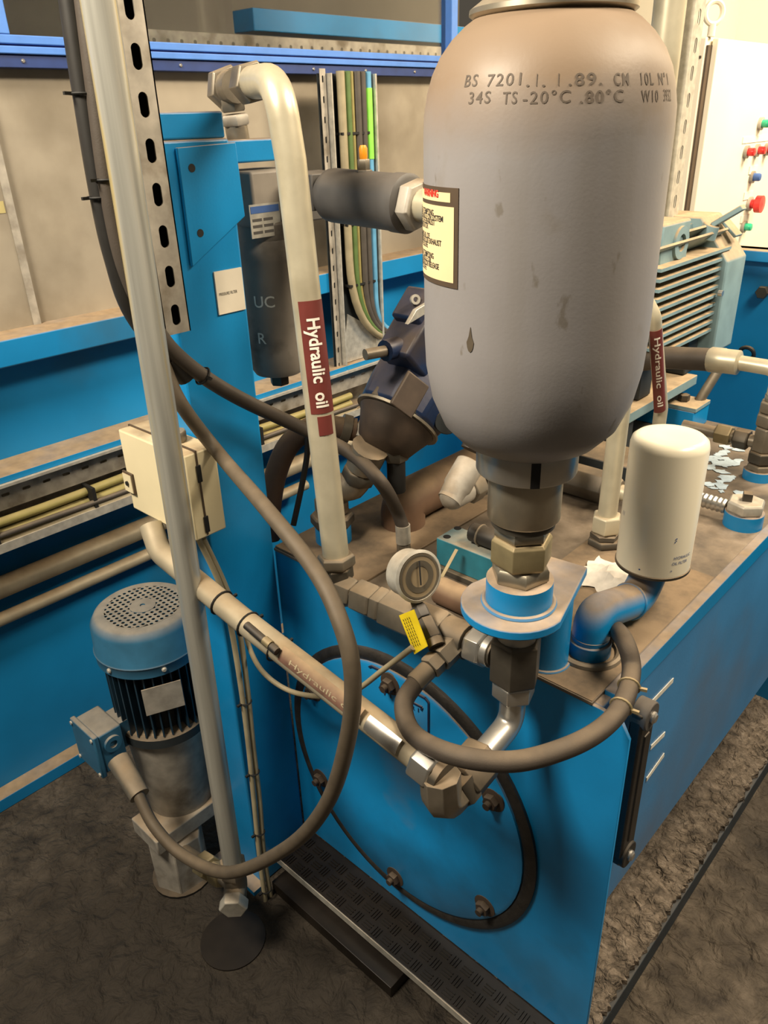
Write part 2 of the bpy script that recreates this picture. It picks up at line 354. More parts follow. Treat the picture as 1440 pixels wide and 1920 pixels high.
# ================================================================== THE SETTING
FL = -.78
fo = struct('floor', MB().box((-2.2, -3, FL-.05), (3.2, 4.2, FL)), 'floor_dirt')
# --- machine beam wall on the left (web, flanges) with the grey sheet above it
Y0, Y1 = -1.6, 1.58
wl = thing('wall_left', None, None, (-.68, .2, FL), kind='structure')
part('lower_web', MB().box((-.70, Y0, FL), (-.675, Y1, .05)), 'blue_wall', wl)
part('foot_flange', MB().box((-.675, Y0, FL), (-.632, Y1, FL+.035)), 'blue_wall', wl, .002)
part('middle_flange', MB().box((-.675, Y0, .046), (-.575, Y1, .060)), 'blue_wall', wl, .001)
part('upper_web', MB().box((-.70, Y0, .05), (-.672, Y1, .30)), 'blue_wall', wl)
part('top_flange', MB().box((-.70, Y0, .268), (-.600, Y1, .322)), 'blue_wall', wl, .003)
part('grey_sheet', MB().box((-.71, -.04, .30), (-.690, Y1, .81)), 'grey_panel', wl)
part('grey_sheet', MB().box((-.71, Y0, .30), (-.682, -.05, .81)), 'grey_panel', wl)
q = X(0, 388, -.679); part('painted_stripe', MB().box((-.6818, Y0, q[2]-.012), (-.681, -.055, q[2]+.010)), 'yellow_stripe', wl)
part('seam_strip', MB().box((-.69, -.052, .32), (-.679, -.036, .80)), 'galv_dull', wl)
part('stiffener', MB().box((-.675, 1.02, -.74), (-.64, 1.03, .046)), 'blue_wall', wl)
# --- window band over the sheet
wn = thing('window_1', None, None, (-.66, .2, .79), kind='structure')
part('sill_strip', MB().box((-.69, Y0, .797), (-.655, 1.36, .818)), 'navy_frame', wn, .001)
part('frame_rail', MB().box((-.69, Y0, .819), (-.648, 1.36, .832)), 'blue_frame', wn, .002)
part('frame_rail', MB().box((-.69, Y0, .835), (-.648, 1.36, .850)), 'blue_frame', wn, .002)
part('frame_groove', MB().box((-.69, Y0, .830), (-.655, 1.36, .837)), 'navy_frame', wn)
part('pane', MB().box((-.676, Y0, .850), (-.670, 1.36, 1.5)), 'window_glass', wn)
q = X(4, 40, -.66); part('frame_post', MB().box((-.69, q[1]-.05, .85), (-.648, q[1]+.005, 1.5)), 'blue_frame', wn, .002)
part('frame_post', MB().box((-.69, 1.33, .85), (-.648, 1.36, 1.5)), 'blue_frame', wn, .002)
rv = part('rivet', MB().lathe([(.0042, 0), (.0042, .001), (.0025, .003)], (-.655, X(43, 113, -.655)[1], .808), (1, 0, 0), 10), 'steel_bright', wn)
for px in (338, 460, 587, 685, 777): dup(rv, (0, X(px, 118, -.655)[1]-X(43, 113, -.655)[1], 0))
part('back_sheet', MB().box((-1.7, Y0, .6), (-1.68, 2.7, 2.2)), 'interior_grey', wn)
part('back_sheet', MB().box((-1.7, Y0, .55), (-.71, 2.7, .6)), 'interior_grey', wn)
# --- far end: blue end wall of the machine, cream wall behind
we = thing('wall_end', None, None, (.2, 1.64, FL), kind='structure')
zt = Y(1415, 470, 1.585)[2]
part('web', MB().box((-.675, 1.62, FL), (1.6, 1.66, zt)), 'blue_wall', we)
part('top_lip', MB().box((-.675, 1.585, zt-.03), (1.6, 1.66, zt)), 'blue_wall', we, .003)
q = Y(1432, 547, 1.615); part('bolt', MB().nut(q, q+V(0, -.02, 0), .018), 'fitting_dark', we)
q = Y(1405, 660, 1.615); part('lifting_eye', MB().torus(q+V(0, -.02, 0), (0, 1, .3), .02, .006), 'motor_dark', we)
struct('wall_far', MB().box((-2.2, 3.6, FL), (3.2, 3.65, 2.4)), 'cream_wall')
struct('wall_corner', MB().box((-1.2, 2.9, FL), (-.7, 3.6, 2.4)), 'cream_wall')
# --- base platform of the power pack: crusted slab edge, chequer plate ledge
bp = thing('base_platform', 'dirt crusted base platform under the blue oil tank', 'platform', (.34, .5, FL))
rr = random.Random(3); nx, ny = 61, 200; P = []
for j in range(ny+1):
    for i in range(nx+1):
        x = -.02+.715*min(i, 60)/60; y = .0+1.35*j/ny
        h = .006*math.sin(x*47+math.sin(y*31)*2)*math.sin(y*61+x*23)+rr.uniform(-.0035, .0035)
        e = i >= 60
        if i == 61: P.append((P[-1][0]+.002, y, -.735)); continue
        P.append((x+(rr.uniform(-.006, .004) if e else 0), y, -.713+h-(.004 if e else 0)))
cr = MB().add(P, [(j*(nx+1)+i, j*(nx+1)+i+1, (j+1)*(nx+1)+i+1, (j+1)*(nx+1)+i) for j in range(ny) for i in range(nx)], True)
part('crust', cr, 'crust', bp)
part('frame', MB().box((-.015, .0065, FL), (.700, 1.345, -.727)), 'skid_blue', bp, .002)
ch = part('chequer_plate', MB().box((.003, -.095, -.718), (.78, .0035, -.712)), 'oily_black', bp, .001)
a = MB(); b_ = MB()
for mbx, s_ in ((a, 1), (b_, -1)):
    for k in range(3):
        mbx.obox(V(.02, -.08, -.711)+V(0, 0, 0)+V(s_*.002, .006*(k-1), 0) if s_ > 0 else V(.02+.006*(k-1), -.08, -.711), (1, 0, 0) if s_ > 0 else (0, 1, 0), (0, 1, 0) if s_ > 0 else (1, 0, 0), (0, 0, 1), .010, .0013, .0016)
ra = part('tread_bar', a, 'oily_black', ch); rb = part('tread_bar', b_, 'oily_black', ch)
for i in range(30):
    for j in range(3):
        if i or j: dup(ra if (i+j) % 2 == 0 else rb, (.025*i, .027*j, 0))
rb.location = Vector(rb.location)+Vector((0, 0, 0))
part('ledge_lip', MB().box((.003, -.097, -.728), (.78, -.095, -.712)), 'galv', bp)
part('cross_beam', MB().box((.02, -.05, FL), (.70, .0, -.72)), 'oily_black', bp)
q = Z(755, 1828, FL+.03)
part('floor_channel', MB().box((.03, -.125, FL+.001), (q[0], -.072, FL+.030)), 'oily_black', bp, .001)
part('support_foot', MB().prism([(q[0]+.02, -.07, FL+.001), (q[0]+.09, -.07, FL+.001), (q[0]+.02, -.07, -.72)], (0, .012, 0)), 'blue_paint', bp)
# ================================================================== OIL TANK
W, TY = .654, 1.103
tk = thing('oil_tank', 'blue painted steel oil tank with dusty top and round bolted end cover', 'tank', (.33, .5, -.71))
part('shell', MB().box((.004, .006, -.497), (W, TY, -.004)), 'blue_sheen', tk, .003)
part('top_plate', MB().box((0, -.002, -.004), (W-.012, TY+.004, .0015)), 'tank_oily', tk, .001)
part('cover_plate', MB().box((.002, .0, .0015), (.212, .52, .006)), 'tank_dust', tk, .001)
part('cover_plate', MB().box((.42, .0, .0015), (W-.013, .40, .0025)), 'tank_dust', tk)
part('side_lip', MB().box((W-.012, .03, -.03), (W+.005, TY+.004, .004)), 'blue_paint', tk, .002)
part('end_plate', MB().prism([(0, 0, -.71), (.697, 0, -.71), (.697, 0, -.032), (.683, 0, -.008), (.655, 0, -.004), (0, 0, -.004)], (0, .006, 0)), 'blue_paint', tk, .001)
part('foot_plate', MB().box((.004, TY-.02, -.71), (W, TY, -.49)), 'blue_paint', tk)
cc = V(.300, 0, -.385)
mat('blue_cover', (.006, .235, .56), .34, 0, .95, .10, 9, .08, 250, stain=(.01, .12, .27), st=(.5, .75), ss=5)
qs = Y(765, 1425, -.014); tint_patch(MATS['blue_cover'], (qs[0], qs[1], qs[2]+T), .02, (.13, .14, .15), .8, .20, .32)  # soft grey patch tinted on the cover around this point
cv = part('inspection_cover', MB().lathe([(.262, 0), (.262, .010), (.255, .014), (.115, .014), (.105, .009), (.0, .009)], cc, (0, -1, 0), 72, True, 0, False), 'blue_cover', tk)
part('gasket', MB().lathe([(.262, 0), (.284, 0), (.285, .006), (.278, .011), (.268, .011), (.262, .006)], cc, (0, -1, 0), 72, True, 0, False), 'gasket', tk)
bo = None
for k, ang in enumerate((92, 31, -34, -93, -152, 152)):
    t = math.radians(ang); c = cc+V(.238*math.cos(t), -.012, .238*math.sin(t))
    mb = MB().lathe([(.021, 0), (.021, .003), (.015, .004)], c, (0, -1, 0), 20).nut(c+V(0, -.003, 0), c+V(0, -.014, 0), .0135, 6, k*.3).cyl(c+V(0, -.01, 0), c+V(0, -.022, 0), .0065, None, 12)
    part('bolt', mb, 'rust', cv)
# moulded logo frame on the cover (half hidden by the hose)
lg = MB(); yy = -.0155
def stroke(mb, pts, wd=.0016, h=.0016):
    for p_, q_ in zip(pts[:-1], pts[1:]):
        p_ = np.asarray(p_); q_ = np.asarray(q_); d = q_-p_; mb.obox((p_+q_)/2, d, np.cross(d, (0, 1, 0)), (0, 1, 0), np.linalg.norm(d)/2, wd, h)
def C(px, py): q = Y(px, py, -.0145); return q
stroke(lg, [C(712, 1290), C(715, 1284), C(742, 1300), C(792, 1326), C(790, 1331)])
part('moulded_logo', lg, 'navy_paint', cv); lg = MB()
stroke(lg, [C(776, 1297), C(797, 1309), C(804, 1318), C(804, 1376)])
part('moulded_logo', lg, 'navy_paint', cv); lg = MB()
stroke(lg, [C(692, 1250), C(697, 1249), C(716, 1258)])
part('moulded_logo', lg, 'navy_paint', cv)
lt = MB()
for px, ch_ in ((718, 'V'), (731, 'I'), (741, 'T'), (752, 'T'), (771, 'R'), (783, 'I')):
    flat_text(lt, ch_, .012, Y(px, 1302+(px-718)*.5, -.0148), (1, 0, 0), (0, 0, 1), .0004)
part('moulded_letters', lt, 'navy_paint', cv)
# sockets welded on the tank top
def socket(c, r, h, nm='socket'):
    return part(nm, MB().lathe([(r, 0), (r, h), (r*.8, h), (r*.8, h-.004), (0, h-.004)], c, (0, 0, 1), 32, True, 0, False), 'blue_paint', tk, .001)
SUC = Z(626, 1012, .005); socket(SUC, .033, .034)
RET = Z(1420, 897, 0); socket(RET, .030, .022)
BRE = Z(1391, 985, 0); socket(BRE, .034, .030)
FIL = Z(1104, 1222, 0); socket(FIL, .030, .024)
part('weld_ring', MB().torus(FIL+V(0, 0, .003), (0, 0, 1), .042, .006, 32), 'fitting', tk)
# paint flakes scraped on the tank top
fl = MB(); rr = random.Random(11)
for (px, py, n_, sp) in ((1345, 860, 26, 14), (1362, 905, 16, 10), (1385, 830, 8, 8), (1240, 868, 6, 8), (1405, 1040, 6, 9), (800, 955, 4, 7)):
    for k in range(n_):
        c = Z(px+rr.gauss(0, sp*1.6), py+rr.gauss(0, sp), .0026); m_ = rr.randint(8, 11); r_ = rr.uniform(.004, .020)
        if c[0] > .63: continue
        fl.prism([c+V(r_*rr.uniform(.35, 1.3)*math.cos(6.283*i/m_), r_*rr.uniform(.35, 1.3)*math.sin(6.283*i/m_), 0) for i in range(m_)], (0, 0, .0004+.0004*rr.random()))
part('paint_flakes', fl, 'paint_flake', tk, 0, None, 'stuff')
# measuring tape strips beside the level gauge
for a_, b2 in (((1262, 1275), (1213, 1327)), ((1246, 1376), (1220, 1402)), ((1245, 1415), (1212, 1462))):
    p_, q_ = X(*a_, W+.0008), X(*b2, W+.0008); d = q_-p_
    part('tape_strip', MB().obox((p_+q_)/2, d, np.cross(d, (1, 0, 0)), (1, 0, 0), np.linalg.norm(d)/2, .0045, .0006), 'tape_white', tk)
# level gauge
g0, g1 = X(1205, 1335, W+.02), X(1175, 1597, W+.02); gy = .5*(g0[1]+g1[1])
lv = thing('level_gauge', 'black oil level gauge screwed to the side of the blue tank', 'gauge', (W+.01, gy, g1[2]))
part('body', MB().box((W+.006, gy-.022, g1[2]), (W+.026, gy+.022, g0[2])), 'rubber', lv, .004)
part('sight_glass', MB().box((W+.021, gy-.008, g1[2]+.045), (W+.028, gy+.008, g0[2]-.045)), 'rubber', lv, .002)
for zz in (g0[2]-.012, g1[2]+.012):
    cp = part('end_cap', MB().cyl((W+.0055, gy, zz), (W+.030, gy, zz), .0225, None, 24), 'hose_black' if zz < g0[2]-.05 else 'dark_grey', lv, .002)
    part('screw', MB().lathe([(.009, 0), (.009, .003), (.006, .006)], (W+.030, gy, zz), (1, 0, 0), 16), 'steel_bright', cp)
# ================================================================== ACCUMULATOR
AX, AY = .5548, -.055
def ax(z): return V(AX, AY, z)
ac = thing('bladder_accumulator', 'large grey bladder accumulator bottle with stamped lettering and warning label', 'accumulator', (AX, AY, .20))
prof = [(.030, .352), (.052, .357), (.075, .369), (.094, .389), (.1065, .418), (.1128, .452), (.1145, .487), (.1145, .62), (.1145, .672), (.1138, .69), (.1105, .708), (.1062, .722), (.0990, .736), (.0885, .749), (.077, .759), (.066, .766), (.052, .773), (.03, .780), (.0, .783)]
def rad(z):
    for (r0, z0), (r1, z1) in zip(prof[:-1], prof[1:]):
        if z0 <= z <= z1: return r0+(r1-r0)*(z-z0)/(z1-z0)
    return prof[0][0]
sh = part('bottle', MB().lathe(prof, ax(0), (0, 0, 1), 96), 'acc_grey', ac)
part('top_ring', MB().lathe([(.045, .762), (.069, .764), (.0735, .767), (.073, .771), (.058, .781), (.04, .792), (.0, .793)], ax(0), (0, 0, 1), 64, True, 0, False), 'steel_neck', ac)
part('gas_valve', MB().cyl(ax(.79), ax(.86), .025, .022, 24), 'steel_neck', ac)
part('shoulder_collar', MB().lathe([(.056, .330), (.057, .332), (.057, .360), (.04, .366)], ax(0), (0, 0, 1), 48), 'steel_bright', ac)
part('neck', MB().lathe([(.040, .268), (.0425, .271), (.0425, .331), (.038, .334)], ax(0), (0, 0, 1), 48), 'steel_neck', ac)
part('knurled_ring', MB().lathe([(.034, .258), (.0375, .260), (.0375, .271), (.034, .273)], ax(0), (0, 0, 1), 48, False), 'fitting_dark', ac)
part('neck_slot', MB().obox(ax(.345)+V(.057*math.cos(-.83), .057*math.sin(-.83), 0), (math.cos(-.83), math.sin(-.83), 0), (-math.sin(-.83), math.cos(-.83), 0), (0, 0, 1), .0008, .005, .0145), 'black', ac)
part('hex_upper', MB().nut(ax(.243), ax(.259), .034, 6, .3), 'steel_neck', ac)
part('hex_nut', MB().nut(ax(.206), ax(.243), .0375, 6, .3), 'fitting_brass', ac, .001)
part('hex_lower', MB().nut(ax(.184), ax(.205), .036, 6, .75), 'steel_neck', ac)
# label wrapped on the bottle
def angle_at(px, py):
    d = _ray(px, py); ox, oy = CAM[0]-AX, CAM[1]-AY; A = d[0]**2+d[1]**2; B = 2*(ox*d[0]+oy*d[1]); Cc = ox*ox+oy*oy-.1145**2; D = B*B-4*A*Cc
    t = (-B-math.sqrt(max(D, 0)))/(2*A); q = CAM+d*t; return math.atan2(q[1]-AY, q[0]-AX), q[2]
def patch(t0, t1, z0, z1, dr, n=20):
    P = [ax(z)+V((rad(z)+dr)*math.cos(t0+(t1-t0)*k/n), (rad(z)+dr)*math.sin(t0+(t1-t0)*k/n), 0) for z in (z0, z1) for k in range(n+1)]
    P2 = [ax(z)+V((rad(z)+dr-.0008)*math.cos(t0+(t1-t0)*k/n), (rad(z)+dr-.0008)*math.sin(t0+(t1-t0)*k/n), 0) for z in (z0, z1) for k in range(n+1)]
    m_ = n+1; F = [(k, k+1, m_+k+1, m_+k) for k in range(n)]+[(2*m_+k, 3*m_+k, 3*m_+k+1, 2*m_+k+1) for k in range(n)]
    F += [(k, 2*m_+k, 2*m_+k+1, k+1) for k in range(n)]+[(m_+k, m_+k+1, 3*m_+k+1, 3*m_+k) for k in range(n)]+[(0, m_, 3*m_, 2*m_), (n, 2*m_+n, 3*m_+n, m_+n)]
    return MB().add(P+P2, F, True)
def wrap_text(mb, txt, size, t0, z, dr=.001, bold=0, sx=1, sp=1, wd=None):
    P, F = text_mesh(txt, size, bold, sx, sp)
    if wd and P:
        k = wd/max(p[0] for p in P); P = [(a*k, b) for a, b in P]
    Q = []
    for a, b in P:
        r = rad(z+b)+dr; t = t0+a/.1145; Q.append(ax(z+b)+V(r*math.cos(t), r*math.sin(t), 0))
    return mb.add(Q, F)
tR, zTop = angle_at(861, 353); _, zBot = angle_at(852, 541)
tL = tR-.115/.1145
pl = part('warning_label', patch(tL, tR, zBot, zTop, .0008), 'brown_patch', ac, 0, 'dark backed yellow warning label')
tW, zw1 = angle_at(846, 362); _, zw0 = angle_at(846, 380)
part('heading_panel', patch(tL+.05, tW, zw0, zw1, .0012), 'label_yellow', pl)
tP, zp1 = angle_at(853, 389); _, zp0 = angle_at(846, 530)
part('text_panel', patch(tL+.05, tP, zp0, zp1, .0012), 'label_yellow', pl)
tx = MB(); wrap_text(tx, 'WARNING', .0085, tW-.055/.1145, zw0+.0035, .0016, .0003, .9); part('heading_lettering', tx, 'red_ink', pl)
tx = MB(); lines = ('BEFORE ATTEMPTING', 'MAINTENANCE ON SYSTEM', 'ISOLATE OR EXHAUST', 'ACCUMULATOR', '', 'FOR REMOVAL OF', 'ACCUMULATOR EXHAUST', 'FLUID PRESSURE', '', 'BEFORE ATTEMPTING', 'MAINTENANCE OR', 'ACCUMULATOR RELEASE', 'GAS PRESSURE')
for k, s_ in enumerate(lines):
    if s_: wrap_text(tx, s_, .0072, tP-.092/.1145, zp1-.009-k*(zp1-zp0-.010)/13, .0016, .0001, .85)
part('lettering', tx, 'black_ink', pl)
tx = MB()
for (s_, x0, x1, py) in (('BS', 862, 888, 158), ('7201', 906, 974, 157), ('.', 983, 991, 157), ('1', 1001, 1006, 156), ('.', 1014, 1022, 157), ('1', 1044, 1049, 155), ('.89.', 1066, 1133, 155), ('CM', 1156, 1186, 154), ('10L', 1206, 1234, 153), ('N°1', 1243, 1262, 153),
                         ('34S', 874, 917, 190), ('TS', 940, 968, 190), ('-20°C', 978, 1070, 190), ('.80°C', 1087, 1172, 188), ('W10', 1206, 1238, 186), ('3932', 1248, 1262, 184)):
    t0, z0 = angle_at(x0, py); t1, z1 = angle_at(x1, py-2); wrap_text(tx, s_, .0125, t0, z0-.002, .00035, .0001, 1, 1.2, max((t1-t0)*.1145, .002))
part('stamped_lettering', tx, 'stamp_ink', ac)
tc0, zc0 = angle_at(882, 637); dr_ = []
for k in range(14):
    t = 6.283*k/14; dr_.append((.0042*math.sin(t)*(1 if math.cos(t) < 0 else .55*(1-math.cos(t)*.8)), .012*math.cos(t)))
part('paint_chip', MB().prism([ax(zc0+b2)+V(.1147*math.cos(tc0+a_/.1145), .1147*math.sin(tc0+a_/.1145), 0) for a_, b2 in dr_], V(math.cos(tc0), math.sin(tc0), 0)*.0004), 'cable_grey', ac)
# ================================================================== BRACKET AND DROP FITTINGS
br = thing('accumulator_bracket', 'blue welded bracket plate with socket carrying the grey accumulator', 'bracket', (AX, .02, 0))
zB = .150; pb = Z(1102, 1063, zB); pa = Z(1015, 1037, zB)
R_ = .066; pts = []
for k in range(19):
    t = math.pi+math.pi*k/18; pts.append((AX-.004+R_*math.cos(t), AY-.004+R_*math.sin(t), zB-.013))
pts += [(pb[0], pb[1], zB-.013), (pa[0], pa[1], zB-.013)]
part('plate', MB().prism(pts, (0, 0, .013)), 'blue_paint', br, .002)
part('socket', MB().lathe([(.041, 0), (.041, .034), (.037, .036), (.0, .036)], ax(zB), (0, 0, 1), 40, True, 0, False), 'blue_paint', br)
part('weld_bead', MB().torus(ax(zB+.001), (0, 0, 1), .043, .004, 40), 'blue_paint', br)
lb = Z(1058, 1248, 0)
part('leg', MB().cyl((.547, .037, .002), (.547, .037, zB-.013), .031, None, 32), 'blue_paint', br)
part('leg_weld', MB().torus((.547, .037, .003), (0, 0, 1), .032, .003, 32), 'blue_paint', br)
df = thing('drop_fitting', 'steel tee fitting hanging under the accumulator bracket', 'pipe fitting', ax(-.05))
part('adapter', MB().nut(ax(.112), ax(.136), .030, 6, .4), 'fitting', df)
part('collar', MB().cyl(ax(.093), ax(.113), .025, None, 24), 'galv_dull', df)
part('tee_body', MB().nut(ax(.028), ax(.096), .034, 6, .4), 'fitting_dark', df, .001)
part('tube_nut', MB().nut(ax(.000), ax(.028), .029, 6, .3), 'steel_bright', df, .001)
e1 = X(940, 1362, AX-.004)
part('elbow_tube', MB().tube(fillet([ax(.002), ax(-.045), V(AX, AY-.085, -.062)], .045, 10), .0175, 20), 'steel_bright', df)
part('elbow_nut', MB().nut(V(AX, AY-.062, -.060), V(AX, AY-.115, -.070), .032, 6, .2), 'fitting_dark', df, .001)
# ================================================================== RETURN TUBE (diagonal, in front of the tank)
ec = V(AX, AY-.150, -.078)
t1 = Y(790, 1424, ec[1]); t2 = Y(452, 1160, ec[1]-.005); t3 = Y(300, 1035, ec[1]-.01); t4 = Y(283, 985, ec[1]-.0)
rt = thing('return_tube', 'dusty steel tube with worn maroon label running diagonally across the blue end cover', 'pipe', t1)
path = fillet([t1, t2, t3, t4], .04, 6)
part('tube', MB().tube(path, .0185, 20), 'pipe_zinc_dusty', rt)
dv = nrm(t2-t1)
part('tube_nut', MB().nut(t1+dv*.006, t1-dv*.026, .0265, 6, .3), 'steel_bright', rt, .001)
part('olive', MB().cyl(t1-dv*.024, t1-dv*.036, .021, None, 20), 'fitting_dark', rt)
eb = ec+V(-.004, .0, 0)
part('elbow_block', MB().tube(fillet([t1-dv*.03, ec, V(AX, AY-.100, -.068)], .018, 5), .026, 8), 'fitting', rt, .002)
part('elbow_collar', MB().nut(V(AX, AY-.128, -.073), V(AX, AY-.106, -.069), .031, 6, .1), 'fitting_dark', rt)
def band(p, a, nvec, r, L, th0, th1, dr=.0006, n=10):
    a = nrm(a); nv = nrm(np.asarray(nvec)-a*(np.asarray(nvec)@a)); w_ = np.cross(nv, a); P = []
    for d_ in (dr, dr-.0007):
        for u_ in (0, L):
            for k in range(n+1):
                t = th0+(th1-th0)*k/n; P.append(p+a*u_+(r+d_)*(nv*math.cos(t)+w_*math.sin(t)))
    m_ = n+1; F = [(k, k+1, m_+k+1, m_+k) for k in range(n)]+[(2*m_+k, 3*m_+k, 3*m_+k+1, 2*m_+k+1) for k in range(n)]
    F += [(k, 2*m_+k, 2*m_+k+1, k+1) for k in range(n)]+[(m_+k, m_+k+1, 3*m_+k+1, 3*m_+k) for k in range(n)]+[(0, m_, 3*m_, 2*m_), (n, 2*m_+n, 3*m_+n, m_+n)]
    return MB().add(P, F, True)
def slice_mesh(P, F, step):
    bm = bmesh.new(); vs = [bm.verts.new((a, b, 0)) for a, b in P]
    for f in F:
        try: bm.faces.new([vs[i] for i in f])
        except ValueError: pass
    lo = min(p[1] for p in P); hi = max(p[1] for p in P); y = lo+step
    while y < hi:
        bmesh.ops.bisect_plane(bm, geom=bm.verts[:]+bm.edges[:]+bm.faces[:], plane_co=(0, y, 0), plane_no=(0, 1, 0)); y += step
    bm.verts.index_update(); P = [(v.co.x, v.co.y) for v in bm.verts]; F = [tuple(v.index for v in f.verts) for f in bm.faces]; bm.free(); return P, F
def tube_text(mb, txt, size, p, a, nvec, r, L, th=0, dr=.0010, bold=0, flip=False):
    P, F = text_mesh(txt, size, bold); P, F = slice_mesh(P, F, .002); mx = max(q[0] for q in P); my = max(q[1] for q in P)
    a = nrm(a); nv = nrm(np.asarray(nvec)-a*(np.asarray(nvec)@a)); w_ = np.cross(nv, a)
    Q = []
    for u_, v_ in P:
        t = (v_-my/2)/r+th; Q.append(p+a*(u_*L/mx)+(r+dr)*(nv*math.cos(t)+w_*math.sin(t)))
    return mb.add(Q, F)
tocam = CAM-t1
s0 = Y(540, 1225, ec[1]-.004); s1 = Y(690, 1342, ec[1]-.004); dvd = nrm(s1-s0)
lbm = part('worn_label', band(s0, dvd, tocam, .0185, np.linalg.norm(s1-s0), -.95, .25), 'worn_label', rt, 0, 'worn maroon pipe label')
tx = MB(); tube_text(tx, 'Hydraulic oil', .010, s0+dvd*.02, dvd, tocam, .0185, np.linalg.norm(s1-s0)*.8, -.45); part('lettering', tx, 'cable_cream', lbm)
part('bare_band', band(Y(700, 1352, ec[1]-.004), dvd, tocam, .0185, .055, -1.0, .2), 'steel_bright', rt)
ties(rt, [t2+(t3-t2)*k/40 for k in range(-20, 41)], (.08, .3, .5), .019)
cl = Y(470, 1190, ec[1]-.02); part('tag_sleeve', MB().cyl(Y(462, 1172, ec[1]-.024), Y(520, 1222, ec[1]-.024), .006, None, 10), 'hose_black', rt); part('tag_marker', MB().cyl(Y(496, 1200, ec[1]-.024), Y(508, 1210, ec[1]-.024), .0066, None, 10), 'fitting_brass', rt)
# ================================================================== MANIFOLD LINE ALONG THE FRONT TOP EDGE
mA = Y(652, 1108, AY); mB_ = Y(930, 1225, AY); md = nrm(mB_-mA)
def mp(px, py): q = Y(px, py, AY); return mA+md*((q-mA)@md)
mf = thing('manifold_line', 'row of dusty hexagon fittings along the front edge of the tank top', 'pipe fitting', mA)
for nm_, x0, x1, r, m_, n_ in (('end_elbow', 636, 668, .026, 'fitting', 6), ('union_nut', 672, 708, .030, 'fitting', 6), ('lock_nut', 709, 727, .031, 'fitting', 6), ('valve_body', 728, 838, .034, 'fitting', 6), ('cross_body', 838, 880, .028, 'fitting_dark', 16), ('chrome_nut', 884, 914, .030, 'steel_bright', 6), ('chrome_collar', 914, 926, .024, 'steel_bright', 20)):
    p_ = mp(x0, 1108+(x0-652)*.42); q_ = mp(x1, 1108+(x1-652)*.42)
    part(nm_, MB().nut(p_, q_, r*.92, n_, .25) if n_ == 6 else MB().cyl(p_, q_, r*.92, None, n_), m_, mf, .0008)
part('core', MB().cyl(mA, mB_, .019, None, 16), 'fitting_dark', mf)
# branch with hose: goes towards the viewer
cx = mp(862, 1194); h0 = cx+V(-.004, -.035, .0); hd = nrm(V(-.02, -1, -.22))
bh = thing('sensing_hose', 'grey brown rubber hose looping in front of the blue tank corner', 'hose', h0+V(0, 0, -.05))
part('branch_nut', MB().nut(cx+hd*.016, cx+hd*.046, .0195, 6, .2), 'fitting', bh)
part('swivel_nut', MB().nut(cx+hd*.048, cx+hd*.066, .0165, 6, .4), 'fitting', bh)
part('ferrule', MB().lathe([(.010, 0), (.0135, .003), (.0135, .028), (.0125, .031)], cx+hd*.066, hd, 20), 'fitting', bh)
hs = cx+hd*.090
hp = spline([hs, Y(757, 1320, -.175), Y(775, 1376, -.20), Y(850, 1415, -.21), Y(960, 1428, -.175), Y(1060, 1403, -.12), Y(1130, 1365, -.06), X(1168, 1318, .685), X(1184, 1255, .665), X(1170, 1200, .64), Z(1140, 1168, .012), Z(1090, 1150, .012)], 8)
part('hose', MB().tube(hp, .0125, 14), 'hose', bh)
ties(bh, hp, (.64, .70), .0125, True, 'wire_tie', 'fitting_brass')
# ================================================================== PRESSURE GAUGE AND TAG
gc = Y(783, 1080, -.075); gn = nrm(V(.95, -.24, .24))
ga = thing('pressure_gauge', 'round steel pressure gauge with dusty dial on the tank front edge', 'gauge', gc+V(0, 0, -.06))
part('case', MB().lathe([(.028, -.030), (.033, -.028), (.034, -.004), (.036, -.003), (.037, .003), (.033, .005), (.031, .003), (.0, .003)], gc, gn, 40, True, 0, False), 'galv', ga)
part('back', MB().cyl(gc-gn*.030, gc-gn*.028, .0285, None, 32), 'fitting_dark', ga)
di = part('dial', MB().cyl(gc+gn*.0025, gc+gn*.0045, .0315, None, 40), 'gauge_face', ga)
part('scale_ring', MB().ring(gc+gn*.0045, gn, .0145, .0225, .0006, 40), 'gauge_ring', di)
part('outer_ring', MB().ring(gc+gn*.0045, gn, .0285, .0312, .0006, 40), 'gauge_ring', di)
gu, gv, _ = frame(gn); nd = nrm(gv*1.0+gu*.2) if gv[2] > 0 else nrm(-gv)
part('needle', MB().obox(gc+gn*.006+V(0, 0, .006), V(0, .1, 1)-gn*(V(0, .1, 1)@gn), np.cross(gn, V(0, .1, 1)), gn, .017, .001, .0006), 'black_ink', di)
gp = thing('gauge_test_point', 'dark hexagon test point coupling under the pressure gauge', 'pipe fitting', cx+V(-.01, -.02, .015))
q0 = gc-V(0, 0, .036)-gn*.012; q1 = cx+hd*.045+V(-.004, 0, .018); qd = q1-q0
part('stem', MB().nut(q0+V(0, 0, .012), q0+qd*.22, .009, 6), 'fitting_dark', gp)
part('swivel', MB().nut(q0+qd*.22, q0+qd*.45, .0125, 6), 'dark_grey', gp)
part('coupling', MB().nut(q0+qd*.48, q0+qd*.86, .014, 6), 'motor_dark', gp)
part('knob', MB().cyl(q0+qd*.86, q1, .012, None, 14), 'fitting_dark', gp)
a0, a1, a2, a3 = Y(748, 1154, -.12), Y(775, 1143, -.12), Y(801, 1212, -.12), Y(777, 1227, -.12)
tgx = solo('yellow_tag', MB().prism([a0, a1, a2, a3], (.0005, .0012, 0)), 'tag_yellow', 'bright yellow tag hanging below the pressure gauge', 'tag')
tx = MB(); tu = nrm(a3-a0); tv = nrm(a1-a0)

